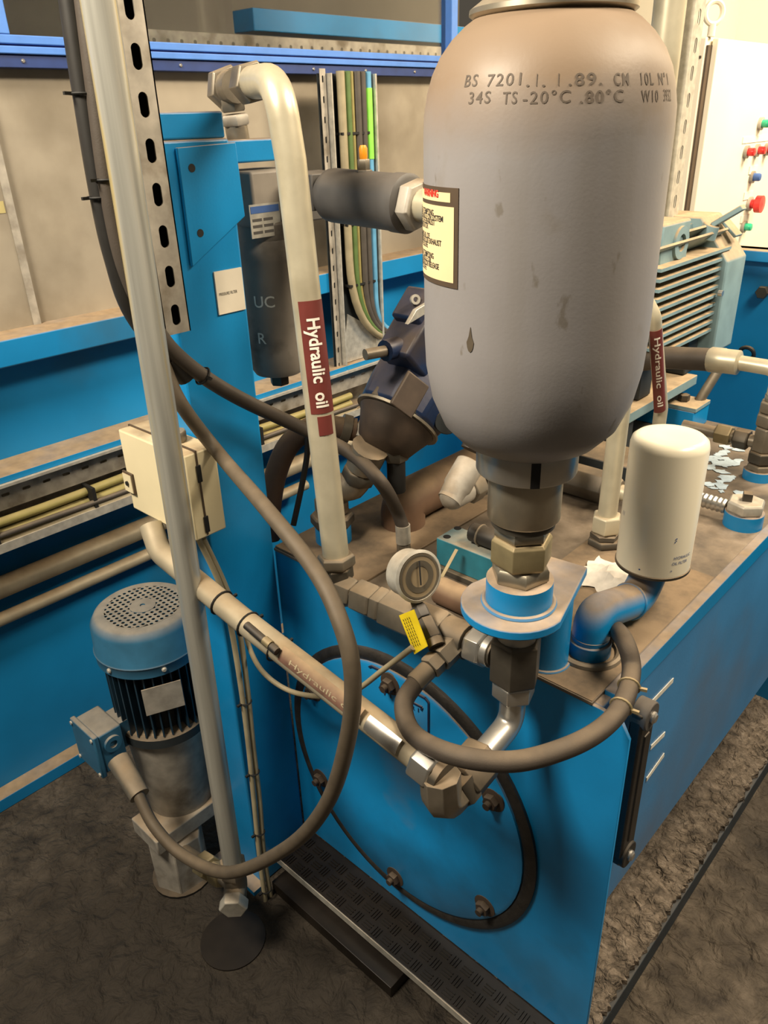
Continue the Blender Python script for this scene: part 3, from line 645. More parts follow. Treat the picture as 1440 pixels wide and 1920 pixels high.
for k in range(4):
    for j in range(9):
        c = a0+tu*(.008+.0047*j)+tv*(.006+.0045*k)+V(.0004, -.0012, 0); tx.obox(c, tu, tv, np.cross(tu, tv), .0016, .00035, .0002)
part('print', tx, 'black_ink', tgx, 0, None, 'stuff')
# ================================================================== HYDRAULIC OIL PIPE (upright, left)
pbx = mp(632, 1090); p0 = Y(631, 1052, AY+.005)
ptop = V(-.05, .052, .735); pT = X(428, 165, -.05)
ph_ = Y(545, 300, -.03); corner = V(ph_[0]-.012, -.03, pT[2]+.006)
hy = thing('hydraulic_pipe', 'upright cream zinc pipe labelled Hydraulic oil beside the blue post', 'pipe', p0)
pp_ = fillet([p0, ph_, Y(520, 150, -.03), Y(470, 155, 0.02)], .06, 10)
part('tube', MB().tube(pp_, .0205, 22), 'pipe_zinc', hy)
pd = nrm(ph_-p0)
part('tube_nut', MB().nut(p0-pd*.008, p0+pd*.012, .030, 6, .1), 'fitting', hy, .001)
part('lower_nut', MB().nut(p0-pd*.032, p0-pd*.009, .025, 6, .4), 'fitting_dark', hy, .001)
part('elbow', MB().tube(fillet([p0-pd*.03, p0-pd*.062, mA+md*.012], .02, 5), .019, 12), 'fitting', hy)
la = p0+pd*((Y(583, 565, -.05)-p0)@pd); lb_ = p0+pd*((Y(605, 775, -.05)-p0)@pd); Ls = np.linalg.norm(lb_-la)
camv = CAM-(la+lb_)/2
lab = part('pipe_label', band(la, -pd, camv, .0205, Ls, -.62, 1.35), 'maroon', hy, 0, 'maroon pipe label with white lettering')
tx = MB(); tube_text(tx, 'Hydraulic  oil', .025, la-pd*.022, -pd, camv, .0205, Ls*.80, .30, .0012, .0006); part('lettering', tx, 'white_ink', lab)
part('label_tail', band(lb_-pd*.004, -pd, camv, .0205, .028, -.2, .9), 'maroon', hy)
# top fitting on the filter head
tf = thing('filter_elbow_fitting', 'dusty steel elbow fitting on top of the pressure filter bracket', 'pipe fitting', X(447, 270, -.05))
e_ = X(430, 165, -.05); f_ = Y(470, 155, 0.02); fd = nrm(f_-e_)
part('elbow_body', MB().ball(e_, .024, 14).cyl(e_, e_+fd*.03, .022, None, 16), 'fitting', tf)
part('elbow_hex', MB().nut(e_-fd*.022, e_+fd*.004, .031, 6, .3), 'fitting', tf, .001)
part('pipe_nut', MB().nut(f_-fd*.020, f_+fd*.014, .0275, 6, .2), 'fitting', tf, .001)
s_ = X(447, 262, -.05)
part('stem', MB().nut(e_, e_+(s_-e_)*.45, .019, 6), 'fitting', tf)
part('stem_nut', MB().nut(e_+(s_-e_)*.5, e_+(s_-e_)*.72, .022, 6), 'galv_dull', tf)
part('stem_lower', MB().cyl(e_+(s_-e_)*.72, s_, .017, None, 16), 'fitting', tf)
# ================================================================== BLUE POST
po = thing('blue_post', 'tall blue painted steel post with welded gusset plate at the tank corner', 'post', (-.05, -.065, FL))
part('column', MB().box((-.10, -.132, FL), (0, -.002, .672)), 'blue_paint', po, .004)
part('cap', MB().box((-.095, -.112, .672), (-.002, -.006, .706)), 'blue_paint', po, .003)
g_ = [X(*q, .001) for q in ((328, 277), (437, 267), (455, 405), (357, 500))]
gu_ = part('gusset_plate', MB().prism([V(.001, q[1], q[2]) for q in g_], (.006, 0, 0)), 'blue_paint', po, .001)
for q in ((360, 315), (376, 437)):
    c = X(*q, .0075); part('bolt_hole', MB().cyl(c-V(.004, 0, 0), c, .0055, None, 16), 'black', gu_)
q0, q1 = X(440, 262, -.03), X(525, 306, -.03)
part('arm', MB().box((-.085, -.004, q1[2]+.004), (-.03, q1[1]+.02, q0[2])), 'blue_paint', po, .003)
part('base_plate', MB().box((-.13, -.16, FL), (.01, -.132, FL+.012)), 'blue_paint', po)
sg = [X(*q, .0) for q in ((399, 510), (459, 579))]
sn = solo('pressure_filter_sign', MB().box((.0005, sg[0][1], sg[1][2]), (.003, sg[1][1], sg[0][2])), 'sign_white', 'small white sign reading PRESSURE FILTER on the blue post', 'sign')
tx = MB(); flat_text(tx, 'PRESSURE FILTER', .0062, (.0034, sg[0][1]+.004, (sg[0][2]+sg[1][2])/2-.004), (0, 1, 0), (0, 0, 1), 0, .72); part('lettering', tx, 'black_ink', sn)
# slotted strut in front of the post
st_ = thing('slotted_strut', 'galvanised slotted strut channel fixed to the upper part of the blue post', 'channel', (.012, -.146, .425))
zs0, pit = .425, .0525; sy = -.146; fx = .024
fc = MB()
for k in range(12): fc.slotcell((fx, sy, zs0+.0+pit*(k+.5)-.0), (0, 1, 0), (0, 0, 1), .042, pit, .0135, .029, .002)
part('slotted_face', fc, 'galv_dull', st_)
part('flange', MB().box((.002, sy+.019, zs0), (fx, sy+.021, zs0+pit*12)), 'galv_dull', st_)
part('flange', MB().box((.002, sy-.021, zs0), (fx, sy-.019, zs0+pit*12)), 'galv_dull', st_)
part('slot_shade', MB().box((.0012, sy-.021, zs0), (.003, sy+.021, zs0+pit*12)), 'black', st_)  # black sheet behind the slots, stands in for the shade inside
# galvanised pipe in front
gv_ = thing('galvanised_pipe', 'long galvanised vertical pipe in front of the slotted strut and cream box', 'pipe', X(437, 1640, .085))
b0 = X(437, 1625, .085); b1 = X(175, -60, .075)
part('tube', MB().tube([b0+(b1-b0)*k/10 for k in range(11)], [.0178+.0022*k/10 for k in range(11)], 24), 'galv_pipe', gv_)
bd = nrm(b1-b0)
part('foot_nut', MB().nut(b0-bd*.018, b0+bd*.012, .027, 6), 'fitting', gv_, .001)
part('foot_elbow', MB().tube(fillet([b0, b0-bd*.055, b0-bd*.055+V(.03, -.03, 0)], .02), .022, 10), 'fitting', gv_)
part('plug_hex', MB().nut(b0-bd*.055+V(.018, -.018, 0), b0-bd*.055+V(.034, -.034, -.002), .027, 6), 'galv', gv_, .001)
# ================================================================== CREAM TERMINAL BOX
tb0 = X(343, 856, .058); tb1 = X(368, 1016, .058); tbl = Y(222, 812, tb0[1])
tb = thing('terminal_box', 'cream electrical terminal box with dusty lid mounted on the blue post', 'box', ((tbl[0]+.058)/2, tb0[1]+.03, tb1[2]))
part('body', MB().box((tbl[0], tb0[1], tb1[2]), (.058, -.1335, tb0[2])), 'box_cream', tb, .003)
part('lid_rim', MB().box((tbl[0]-.002, tb0[1]+.020, tb1[2]+.004), (.0592, tb0[1]+.023, tb0[2]+.002)), 'brown_patch', tb)
l0 = Y(232, 880, tb0[1]); l1 = Y(258, 928, tb0[1])
lc = part('latch', MB().box((l0[0], tb0[1]-.004, l1[2]), (l1[0], tb0[1]-.0002, l0[2])), 'brown_patch', tb, .001)
part('latch_face', MB().box((l0[0]+.003, tb0[1]-.0055, l1[2]+.003), (l1[0]-.003, tb0[1]-.004, l0[2]-.003)), 'box_cream', lc)
part('latch_screw', MB().cyl(((l0[0]+l1[0])/2, tb0[1]-.0055, (l0[2]+l1[2])/2), ((l0[0]+l1[0])/2, tb0[1]-.008, (l0[2]+l1[2])/2), .004, None, 12), 'black', lc)
for zz in (tb0[2]-.035, tb1[2]+.022):
    part('hinge', MB().box((.058, tb0[1]+.018, zz-.014), (.0605, tb0[1]+.026, zz+.014)), 'black', tb, .001)
q = X(352, 835, .02); part('gland', MB().nut((0.0, -.16, tb0[2]), (0.0, -.16, tb0[2]+.018), .014, 8), 'fitting', tb)
for k in range(2): part('cable_gland', MB().nut((.0-.05*k, -.165, tb1[2]-.018), (.0-.05*k, -.165, tb1[2]), .012, 6), 'black', tb)
# ================================================================== HOSES AND CABLES AT THE POST
HB = Z(757, 1037, .0065)
hb = thing('black_hose', 'black hose drooping from the blue post to the tank top', 'hose', Z(755, 1035, .006))
hpts = spline([X(150, -60, .045), X(176, 150, .045), X(204, 360, .045), X(238, 510, .045), X(292, 618, .045), X(350, 682, .045), X(440, 742, .05), X(560, 800, .06), V(*X(655, 848, .12)), V(*X(712, 902, .20)), HB+V(-.012, -.004, .085), HB+V(0, 0, .05)], 8)
part('hose', MB().tube(hpts, .0115, 14), 'hose', hb)
part('ferrule', MB().cyl(HB+V(0, 0, .022), HB+V(-.001, 0, .056), .0132, None, 18), 'galv', hb)
part('ferrule_nut', MB().nut(HB, HB+V(0, 0, .021), .0125, 6), 'fitting', hb)
ties(hb, hpts, (.18, .33, .5), .0125)
cb = thing('conduit_hose', 'thick brown conduit hanging behind the galvanised pipe', 'conduit', X(335, 700, .02))
cpts = spline([X(122, -60, .03), X(152, 150, .03), X(184, 350, .03), X(212, 480, .03), X(252, 592, .03), X(340, 702, .03)], 8)
part('conduit', MB().tube(cpts, .0125, 12), 'hose_black', cb)
part('end_sleeve', MB().cyl(X(318, 668, .03), X(350, 706, .03), .0165, None, 14), 'hose_black', cb); ties(cb, cpts, (.25, .45), .014)
# power cable loop to the vertical motor
MX, MY = -.19, -.178
pc = thing('motor_power_cable', 'grey brown power cable hanging in a wide loop down to the vertical motor', 'cable', X(430, 1640, .12))
gl = V(-.055, -.345, -.49)
kpts = spline([X(290, 640, .03), X(335, 750, .05), X(410, 850, .075), Y(500, 955, -.21), Y(590, 1068, -.24), Y(638, 1165, -.26), Y(661, 1265, -.27), Y(652, 1385, -.275), Y(612, 1508, -.28), Y(540, 1588, -.285), Y(430, 1636, -.305), Y(345, 1605, -.32), Y(290, 1550, -.33), Y(258, 1488, -.325)], 8)
part('cable', MB().tube(kpts, .0105, 14), 'cable_grey', pc)
gk = [Y(262, 1492, -.323), Y(222, 1425, -.315)]
part('gland_sleeve', MB().cyl(gk[0], gk[1], .0185, .021, 16), 'fitting', pc)
# thin cables running down the post
for i, (dx, lbl) in enumerate(((0, 'thin cream control cable strapped down the blue post, nearer the vertical motor'), (9, 'thin cream control cable strapped down the blue post, nearer the tank'))):
    ob_ = thing('control_cable', lbl, 'cable', X(505+dx, 1725, .035), 'control cables on the post')
    cp_ = spline([X(372+dx, 1010, .02), X(412+dx, 1095, .02), X(432+dx*1.6, 1170, .02), X(452+dx*1.3, 1290, .02), X(466+dx, 1400, .022), X(476+dx*1.2, 1500, .025), X(486+dx, 1600, .03), X(498+dx*1.3, 1690, .035), X(507+dx*1.7, 1735, .035)], 8)
    part('cable', MB().tube(cp_, .005, 10), 'cable_cream', ob_)
    if i == 0: ties(ob_, [q_+V(.0, .006, 0) for q_ in cp_], (.42, .58, .72, .86), .0095)
tc_ = thing('sensor_cable', 'thin cable drooping across the blue tank end below the diagonal tube', 'cable', Y(600, 1300, -.12))
spts = spline([X(452, 1150, .01), X(468, 1215, .02), Y(495, 1262, -.12), Y(545, 1296, -.11), Y(610, 1306, -.10), Y(665, 1295, -.10), Y(720, 1255, -.11), Y(775, 1213, -.12)], 8)
part('cable', MB().tube(spts, .0045, 10), 'cable_cream', tc_)
# ================================================================== PRESSURE FILTER BEHIND THE POST
FX, FY = -.055, .093
pf = thing('pressure_filter', 'dark grey pressure filter hanging behind the blue post', 'filter', (FX, FY, .30))
part('head', MB().box((FX-.05, FY-.055, .545), (FX+.045, FY+.055, .625)).cyl((FX, FY, .50), (FX, FY, .55), .052, None, 32), 'filter_grey', pf, .004)
part('bowl', MB().lathe([(.018, .293), (.040, .298), (.0475, .31), (.050, .34), (.050, .49), (.054, .495), (.054, .52), (.05, .525)], (FX, FY, 0), (0, 0, 1), 40), 'filter_grey', pf)
part('drain_plug', MB().nut((FX, FY, .275), (FX, FY, .296), .017, 6), 'fitting_dark', pf)
np0 = X(470, 385, FX+.052); np1 = X(532, 440, FX+.052)
npz = part('name_plate', MB().box((FX+.046, np0[1], np1[2]), (FX+.0475, np1[1], np0[2])), 'galv', pf)
part('plate_band', MB().box((FX+.0475, np0[1]+.002, np0[2]-.013), (FX+.048, np1[1]-.002, np0[2]-.003)), 'blue_ink', npz)
tx = MB()
for k in range(3):
    for j in range(2): tx.box((FX+.0475, np0[1]+.004+.022*j, np1[2]+.006+.009*k), (FX+.048, np0[1]+.022+.022*j, np1[2]+.010+.009*k))
part('plate_print', tx, 'dark_grey', npz, 0, None, 'stuff')
part('side_port', MB().box((FX+.02, FY+.05, .545), (FX+.05, FY+.085, .60)), 'dark_grey', pf, .002)
tx = MB(); 
for s_, zz in (('UC', .42), ('R', .36)):
    P_, F_ = text_mesh(s_, .026, .0002); 
    tx.add([(FX+.0506*math.cos(-1.32+a_/.05), FY+.0506*math.sin(-1.32+a_/.05), zz+b2) for a_, b2 in P_], F_)
part('chalk_lettering', tx, 'tape_white', pf)
# grey cylinder to the right of the filter
c0 = Y(612, 365, .125); c1 = Y(778, 384, .125); cd_ = nrm(c1-c0)
gcx = thing('check_valve', 'dark grey horizontal cylinder with orange capped vent beside the pressure filter', 'valve', c0+V(.08, 0, -.04))
Lc = np.linalg.norm(c1-c0)
part('barrel', MB().lathe([(.030, 0), (.0375, .012), (.0385, .02), (.0385, Lc*.80), (.040, Lc*.81), (.040, Lc*.93), (.034, Lc*.95)], c0, cd_, 40), 'dark_grey', gcx)
part('end_nut', MB().nut(c0+cd_*Lc*.94, c0+cd_*(Lc+.012), .035, 6, .2), 'galv_dull', gcx, .001)
part('outlet_tube', MB().cyl(c0+cd_*(Lc+.01), c0+cd_*(Lc+.16), .022, None, 20), 'pipe_zinc', gcx)
part('inlet_block', MB().obox(c0-cd_*.022+V(0, 0, .005), cd_, (0, 1, 0), (0, 0, 1), .024, .03, .026), 'dark_grey', gcx, .002)
vb = Y(683, 335, .125)
part('vent_nut', MB().nut(vb-V(0, 0, .004), vb+V(0, 0, .012), .0125, 6), 'fitting_dark', gcx)
part('vent_body', MB().nut(vb+V(0, 0, .012), vb+V(0, 0, .026), .009, 6), 'fitting', gcx)
part('vent_cap', MB().lathe([(.0055, 0), (.006, .004), (.006, .014), (.004, .018)], vb+V(0, 0, .026), (0, 0, 1), 14), 'orange_cap', gcx)
# ================================================================== VERTICAL MOTOR AND GEAR PUMP (floor, left)
vm = thing('vertical_motor', 'blue grey vertical electric motor with perforated fan cover on the floor', 'motor', (MX, MY, FL))
def vz(py):   # height on the motor axis seen at this pixel row
    lo, hi = -1.2, .6
    for _ in range(50):
        m_ = (lo+hi)/2; d = V(MX, MY, m_)-CAM; yy_ = 960-FPX*(d@_U)/(d@_F)
        if yy_ > py: lo = m_
        else: hi = m_
    return lo
zt_ = vz(1135); zc = zt_-.095; zf = zt_-.245; RM = .098
part('fan_cowl', MB().lathe([(.070, zt_-.0015), (.084, zt_-.001), (.091, zt_-.006), (RM+.001, zt_-.02), (RM+.003, zt_-.070), (RM+.005, zt_-.073), (RM+.003, zt_-.076), (RM+.003, zc), (RM-.004, zc)], (MX, MY, 0), (0, 0, 1), 64, True, 0, False), 'motor_blue', vm)
gr = MB(); cs = .0108; N = 8
for i in range(-N, N+1):
    for j in range(-N, N+1):
        r_ = math.hypot(i*cs, j*cs)
        if .020 < r_ < .071: gr.slotcell((MX+i*cs, MY+j*cs, zt_-.001), (1, 0, 0), (0, 1, 0), cs, cs, .0068, .0068, .0012, True, 8)
part('fan_grille', gr, 'motor_blue', vm)
part('grille_boss', MB().lathe([(.024, -.002), (.024, 0), (.005, .001), (.005, -.004)], (MX, MY, zt_-.0002), (0, 0, 1), 32), 'motor_blue', vm)
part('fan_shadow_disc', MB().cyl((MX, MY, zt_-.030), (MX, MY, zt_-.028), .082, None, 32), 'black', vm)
sc_ = None
for k in range(6):
    t = -2.4+k*1.047; d = V(math.cos(t), math.sin(t), 0); c = V(MX, MY, zc+.012)+d*(RM+.003)
    part('cowl_screw', MB().lathe([(.005, 0), (.005, .002), (.003, .004)], c, d, 10), 'galv', vm)
part('stator', MB().cyl((MX, MY, zf), (MX, MY, zc+.01), .072, None, 40), 'motor_dark', vm)
f0 = None
for k in range(34):
    t = 2*math.pi*k/34; d = V(math.cos(t), math.sin(t), 0)
    if f0 is None: f0 = part('cooling_fin', MB().obox(V(MX+.080, MY, (zf+zc)/2), (1, 0, 0), (0, 1, 0), (0, 0, 1), .012, .0014, (zc-zf)/2), 'fin_blue', vm)
    else: dup(f0, (0, 0, 0), (0, 0, t))
part('flange', MB().lathe([(.088, zf-.030), (.094, zf-.026), (.094, zf-.006), (.088, zf), (.07, zf)], (MX, MY, 0), (0, 0, 1), 48), 'motor_dark', vm)
part('flange_face', MB().lathe([(.086, zf-.001), (.074, zf+.004)], (MX, MY, 0), (0, 0, 1), 48), 'fitting', vm)
zb = zf-.03
part('bell_housing', MB().lathe([(.060, -.62), (.068, -.60), (.080, zb-.04), (.086, zb-.004), (.086, zb)], (MX, MY, 0), (0, 0, 1), 40), 'galv_dull', vm)
part('pump_block', MB().box((MX-.02, MY-.11, -.64), (MX+.075, MY+.055, -.60)), 'galv_dull', vm, .003)
part('pump_foot', MB().prism([(MX+.035+.060*math.cos(.4+k*1.0472), MY-.048+.060*math.sin(.4+k*1.0472), FL) for k in range(6)], (0, 0, .135)), 'galv_dull', vm, .003)
part('foot_pad', MB().cyl((MX+.035, MY-.048, FL), (MX+.035, MY-.048, FL+.006), .066, None, 24), 'rubber', vm)
# nameplate on the fins
tn = math.atan2(-.44, 1.15)-.05; d = V(math.cos(tn), math.sin(tn), 0); u_ = V(-d[1], d[0], 0); c = V(MX, MY, (zf+zc)/2+.02)+d*.095
part('name_plate', MB().obox(c, u_, (0, 0, 1), d, .036, .030, .001), 'galv_dull', vm)
# terminal box on the left, towards the viewer
tdir = V(0, -1, 0); tu_ = V(1, 0, 0); c = Y(167, 1400, -.335)+V(0, .028, 0)
bxp = part('terminal_box', MB().obox(c, tu_, (0, 0, 1), tdir, .042, .046, .024), 'motor_blue', vm, .004)
part('box_lid', MB().obox(c+tdir*.029, tu_, (0, 0, 1), tdir, .045, .050, .0055), 'motor_blue', vm, .003)
part('box_neck', MB().box((c[0]-.03, c[1]+.02, c[2]-.03), (MX+.01, MY-.06, c[2]+.03)), 'motor_blue', vm)
for s1_ in (-1, 1):
    for s2_ in (-1, 1): part('lid_screw', MB().cyl(c+tdir*.034+tu_*.038*s1_+V(0, 0, .042*s2_), c+tdir*.037+tu_*.038*s1_+V(0, 0, .042*s2_), .004, None, 10), 'galv', vm)
part('conduit_entry', MB().ring(c+tu_*.042+V(0, 0, .016), tu_, .008, .017, .006, 24), 'motor_blue', vm)
# fittings between pump and galvanised pipe
pfx = thing('pump_outlet_fitting', 'dusty fittings between the vertical motor pump and galvanised pipe foot', 'pipe fitting', b0+V(-.08, 0, -.06))
u0 = V(MX+.09, MY-.06, -.66); u1 = b0-bd*.050
ud = u1-u0
part('outlet_tube', MB().cyl(u0, u1, .015, None, 16), 'fitting', pfx)
part('outlet_nut', MB().nut(u0+ud*.35, u0+ud*.55, .026, 6), 'fitting_brass', pfx, .001)
part('outlet_collar', MB().nut(u0+ud*.60, u0+ud*.78, .023, 6, .4), 'fitting_brass', pfx, .001)
part('oil_catch_disc', MB().cyl(V(u1[0]-.03, u1[1]-.01, FL+.001), V(u1[0]-.03, u1[1]-.01, FL+.004), .065, None, 40), 'oily_black', pfx)
# ================================================================== SPIN ON FILTER
FC = V(FIL[0]+.008, .256, .062)
fe = thing('filter_elbow_pipe', 'blue painted double elbow pipe carrying the cream spin on filter', 'pipe', FIL)
part('riser', MB().cyl(FIL+V(0, 0, .018), FIL+V(0, 0, .03), .026, None, 24), 'blue_paint', fe)
pa_ = fillet([FIL+V(0, 0, .015), FIL+V(0, 0, .055), FC+V(0, 0, -.012), FC+V(0, 0, .006)], .04, 8)
pa_ = fillet([FIL+V(0, 0, .012), FIL+V(-.002, .006, .062), V(FC[0], FC[1]-.035, .030), FC+V(0, 0, .008)], .05, 8)
part('elbow', MB().tube(pa_, .0265, 24), 'blue_paint', fe)
mid = pa_[len(pa_)//2]; part('joint_ring', MB().torus(mid, nrm(pa_[len(pa_)//2+1]-pa_[len(pa_)//2-1]), .026, .003, 28), 'blue_paint', fe)
part('filter_head', MB().cyl(FC+V(0, 0, .004), FC+V(0, 0, .012), .034, None, 28), 'blue_paint', fe)
sf = thing('spin_on_filter', 'cream spin on oil filter can standing upright on the blue elbow', 'filter', FC)
RF = .0535; HF = .222
part('can', MB().lathe([(RF-.004, .016), (RF, .020), (RF, HF-.014), (RF-.002, HF-.006), (RF-.008, HF-.001), (RF-.013, HF), (.02, HF-.001), (0, HF-.001)], FC, (0, 0, 1), 72, True, 0, False), 'filter_cream', sf)
part('base_rim', MB().lathe([(.030, .010), (RF-.004, .012), (RF+.0012, .015), (RF+.0012, .019), (RF-.002, .021)], FC, (0, 0, 1), 64), 'fitting_dark', sf)
tx = MB()
def can_text(mb, txt, size, th, z, sx=1, bold=0):
    P_, F_ = text_mesh(txt, size, bold, sx); mb.add([FC+V((RF+.0004)*math.cos(th+a_/RF), (RF+.0004)*math.sin(th+a_/RF), z+b2) for a_, b2 in P_], F_)
th_c = math.atan2(CAM[1]-FC[1], CAM[0]-FC[0])
can_text(tx, 'HYDRAULIC', .0068, th_c+.55, .050, .85); can_text(tx, 'OIL FILTER', .0068, th_c+.52, .041, .85); can_text(tx, 'o', .006, th_c+.50, .030)
for i, j in ((0, 0), (1, .6), (.3, 1.2), (1.2, 1.5)): can_text(tx, '.', .016, th_c+.48+.03*i, .078+.004*j)
can_text(tx, '/', .010, th_c-1.2, .10); can_text(tx, '/', .010, th_c-1.12, .10); can_text(tx, '.', .022, th_c-.35, .028)
part('print', tx, 'blue_ink', sf)
# ================================================================== PIPES AND FITTINGS ON THE RIGHT OF THE TANK TOP
rp = Z(1132, 1022, 0)
vp_ = thing('return_riser_pipe', 'upright steel pipe with hexagon nut just left of the cream filter', 'pipe', rp)
part('tube', MB().tube(fillet([rp+V(0, 0, .03), rp+V(.002, .002, .38), rp+V(-.10, .08, .42)], .05), .0165, 20), 'pipe_zinc', vp_)
part('base_nut', MB().nut(rp+V(0, 0, .002), rp+V(0, 0, .016), .030, 6, .3), 'fitting_dark', vp_)
part('mid_nut', MB().nut(rp+V(0, 0, .016), rp+V(0, 0, .028), .026, 6, .1), 'fitting_dark', vp_)
part('tube_nut', MB().nut(rp+V(0, 0, .029), rp+V(0, 0, .062), .026, 6, .4), 'pipe_zinc', vp_, .001)
l0 = X(1236, 792, .42); l1 = X(1226, 592, .42)
hp2 = thing('labelled_riser_pipe', 'thin grey pipe labelled Hydraulic oil rising behind the cream filter', 'pipe', V(l0[0], l0[1], .0))
lo_ = V(l0[0], l0[1], .0)
part('tube', MB().tube(fillet([lo_, l0+V(0, 0, .03), l1, l1+V(-.03, -.01, .05), l1+V(-.12, -.03, .06)], .03), .0125, 16), 'pipe_zinc', hp2)
part('base_nut', MB().nut(lo_, lo_+V(0, 0, .03), .02), 'fitting_dark', hp2)
q0_ = l0+(l1-l0)*.14; q1_ = l0+(l1-l0)*.90; dd = nrm(q0_-q1_); Lq = np.linalg.norm(q1_-q0_)
lab2 = part('pipe_label', band(q1_, dd, CAM-l1, .0125, Lq, -.7, 1.3), 'maroon', hp2, 0, 'maroon pipe label with white lettering')
tx = MB(); tube_text(tx, 'Hydraulic  oil', .014, q1_+dd*.012, dd, CAM-l1, .0125, Lq*.85, .3, .001, .0002); part('lettering', tx, 'white_ink', lab2)
# plug on blue socket (breather) with corrugated fitting
bz = BRE+V(0, 0, .030)
pg = thing('filler_plug', 'hexagon filler plug with square head on a blue socket beside the filter', 'plug', bz)
part('hex', MB().nut(bz, bz+V(0, 0, .022), .034, 6, .2), 'galv', pg, .001)
part('thread', MB().cyl(bz+V(0, 0, -.006), bz+V(0, 0, .001), .029, None, 24), 'steel_bright', pg)
part('square_head', MB().obox(bz+V(0, 0, .029), (1, .4, 0), (-.4, 1, 0), (0, 0, 1), .008, .008, .008), 'fitting_dark', pg, .001)
nz = thing('side_nipple', 'threaded steel nipple between the cream filter and the filler plug', 'pipe fitting', BRE+V(-.08, 0, .01))
n0 = Y(1362, 950, BRE[1]); n1 = Y(1300, 932, BRE[1]); nd_ = n1-n0
part('thread', MB().lathe([(.0125+(.002 if k % 2 else 0), np.linalg.norm(nd_)*k/14) for k in range(15)], n0, nd_, 20, False), 'steel_bright', nz)
part('nut', MB().nut(n0+nd_*1.0, n0+nd_*1.4, .022), 'fitting', nz)
# hose elbow stack on the far right socket
sk = thing('hose_elbow_stack', 'stack of steel nuts and hose elbow on the far right blue socket', 'pipe fitting', RET+V(0, 0, .02))
def ry(py): return vz_at(RET[0], RET[1], py)
def vz_at(x, y, py):
    lo, hi = -.3, .6
    for _ in range(50):
        m_ = (lo+hi)/2; d = V(x, y, m_)-CAM
        if 960-FPX*(d@_U)/(d@_F) > py: lo = m_
        else: hi = m_
    return lo
rx0 = RET[0]; 
for nm_, p0_, p1_, r, m_ in (('base_nut', 884, 868, .027, 'fitting'), ('hex_body', 866, 845, .028, 'fitting_dark'), ('tee_body', 845, 800, .024, 'fitting'), ('swivel_nut', 798, 775, .026, 'fitting'), ('top_nut', 773, 752, .024, 'fitting'), ('thread', 752, 738, .017, 'steel_bright')):
    part(nm_, MB().nut((rx0, RET[1], ry(p0_)), (rx0, RET[1], ry(p1_)), r, 6 if m_ != 'steel_bright' else 20, .2), m_, sk, .001)
hz = ry(690); he = X(1390, 678, .49)
yy0 = RET[1]; e0 = Y(1385, 680, yy0)
part('elbow_tube', MB().tube(fillet([V(rx0, yy0, ry(742)), V(rx0, yy0, e0[2]), e0], .05, 10), .015, 18), 'pipe_zinc', sk)
fe0 = Y(1332, 674, yy0)
part('ferrule', MB().lathe([(.017, 0), (.0245, .004), (.0245, .03), (.0255, .034), (.0255, .06), (.021, .066)], e0+nrm(e0-fe0)*.004, fe0-e0, 24), 'pipe_zinc', sk)
dh = nrm(fe0-e0)
part('side_nut', MB().nut((rx0-.03, yy0, ry(832)), (rx0-.060, yy0, ry(832)), .022, 6), 'fitting_dark', sk, .001)
part('brass_nut', MB().nut((rx0-.066, yy0, ry(832)), (rx0-.098, yy0, ry(832)), .022, 6, .3), 'fitting_brass', sk, .001)
part('side_tube', MB().cyl((rx0, yy0, ry(832)), (rx0-.17, yy0, ry(832)), .013, None, 16), 'fitting', sk)
bhs = thing('suction_hose', 'thick black rubber hose crossing in front of the grey horizontal motor', 'hose', Y(1260, 690, yy0)+V(0, 0, -.03))
part('hose', MB().tube(spline([fe0-dh*.02, Y(1300, 673, yy0), Y(1230, 672, yy0), Y(1150, 690, yy0), Y(1080, 740, yy0)], 6), .0235, 18), 'hose', bhs)
# ================================================================== HORIZONTAL MOTOR
PX_, PZ_ = .150, .315
hm = thing('horizontal_motor', 'dusty grey finned electric motor lying at the far end of the tank', 'motor', (PX_, 1.05, .10))
my0, my1 = .80, 1.19
sx_, hz_ = .150, .135
def octo(y, hx, hzv, ch): return [(PX_+a_, y, PZ_+b2) for a_, b2 in ((hx, -hzv-.01), (hx, hzv-ch*1.1), (hx-ch*.9, hzv), (-hx+ch, hzv), (-hx, hzv-ch), (-hx, -hzv), (-hx+ch, -hzv-.05), (hx-ch*.7, -hzv-.05))]
part('core', MB().cyl((PX_, my0, PZ_), (PX_, my1, PZ_), .115, None, 32), 'motor_dark', hm)
part('end_shield', MB().cyl((PX_, my0-.02, PZ_), (PX_, my0+.012, PZ_), .135, None, 40), 'motor_grey', hm, .003)
# cooling fins: horizontal blades on the side, upright blades on top
fs = MB().box((PX_+.05, my0+.02, PZ_-.0035), (PX_+.150, my1, PZ_+.0035))
fin = part('cooling_fin', fs, 'motor_grey', hm)
for k in range(-5, 5):
    if k: dup(fin, (0, 0, .0205*k))
ft = part('cooling_fin', MB().box((PX_-.0025, my0+.02, PZ_+.05), (PX_+.0025, my1, PZ_+.135)), 'motor_grey', hm)
for k in (-3, -2, -1, 1, 2, 3): dup(ft, (.022*k, 0, 0))
for k in range(2):
    part('cooling_fin', MB().obox((PX_+.112-.016*k, (my0+my1)/2+.01, PZ_+.105+.014*k), (1, 0, .8), (0, 1, 0), (-.8, 0, 1), .03, (my1-my0)/2-.01, .0025), 'motor_grey', hm)
cw = part('fan_cowl', MB().prism(octo(my1-.045, .163, .15, .085), (0, .118, 0)), 'motor_grey', hm, .004)
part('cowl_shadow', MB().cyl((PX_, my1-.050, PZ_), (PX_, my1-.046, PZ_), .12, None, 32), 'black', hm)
q = X(1352, 550, PX_+.165); part('cowl_screw', MB().cyl(q-V(.006, 0, 0), q+V(.004, 0, 0), .007, None, 12), 'steel_bright', hm)
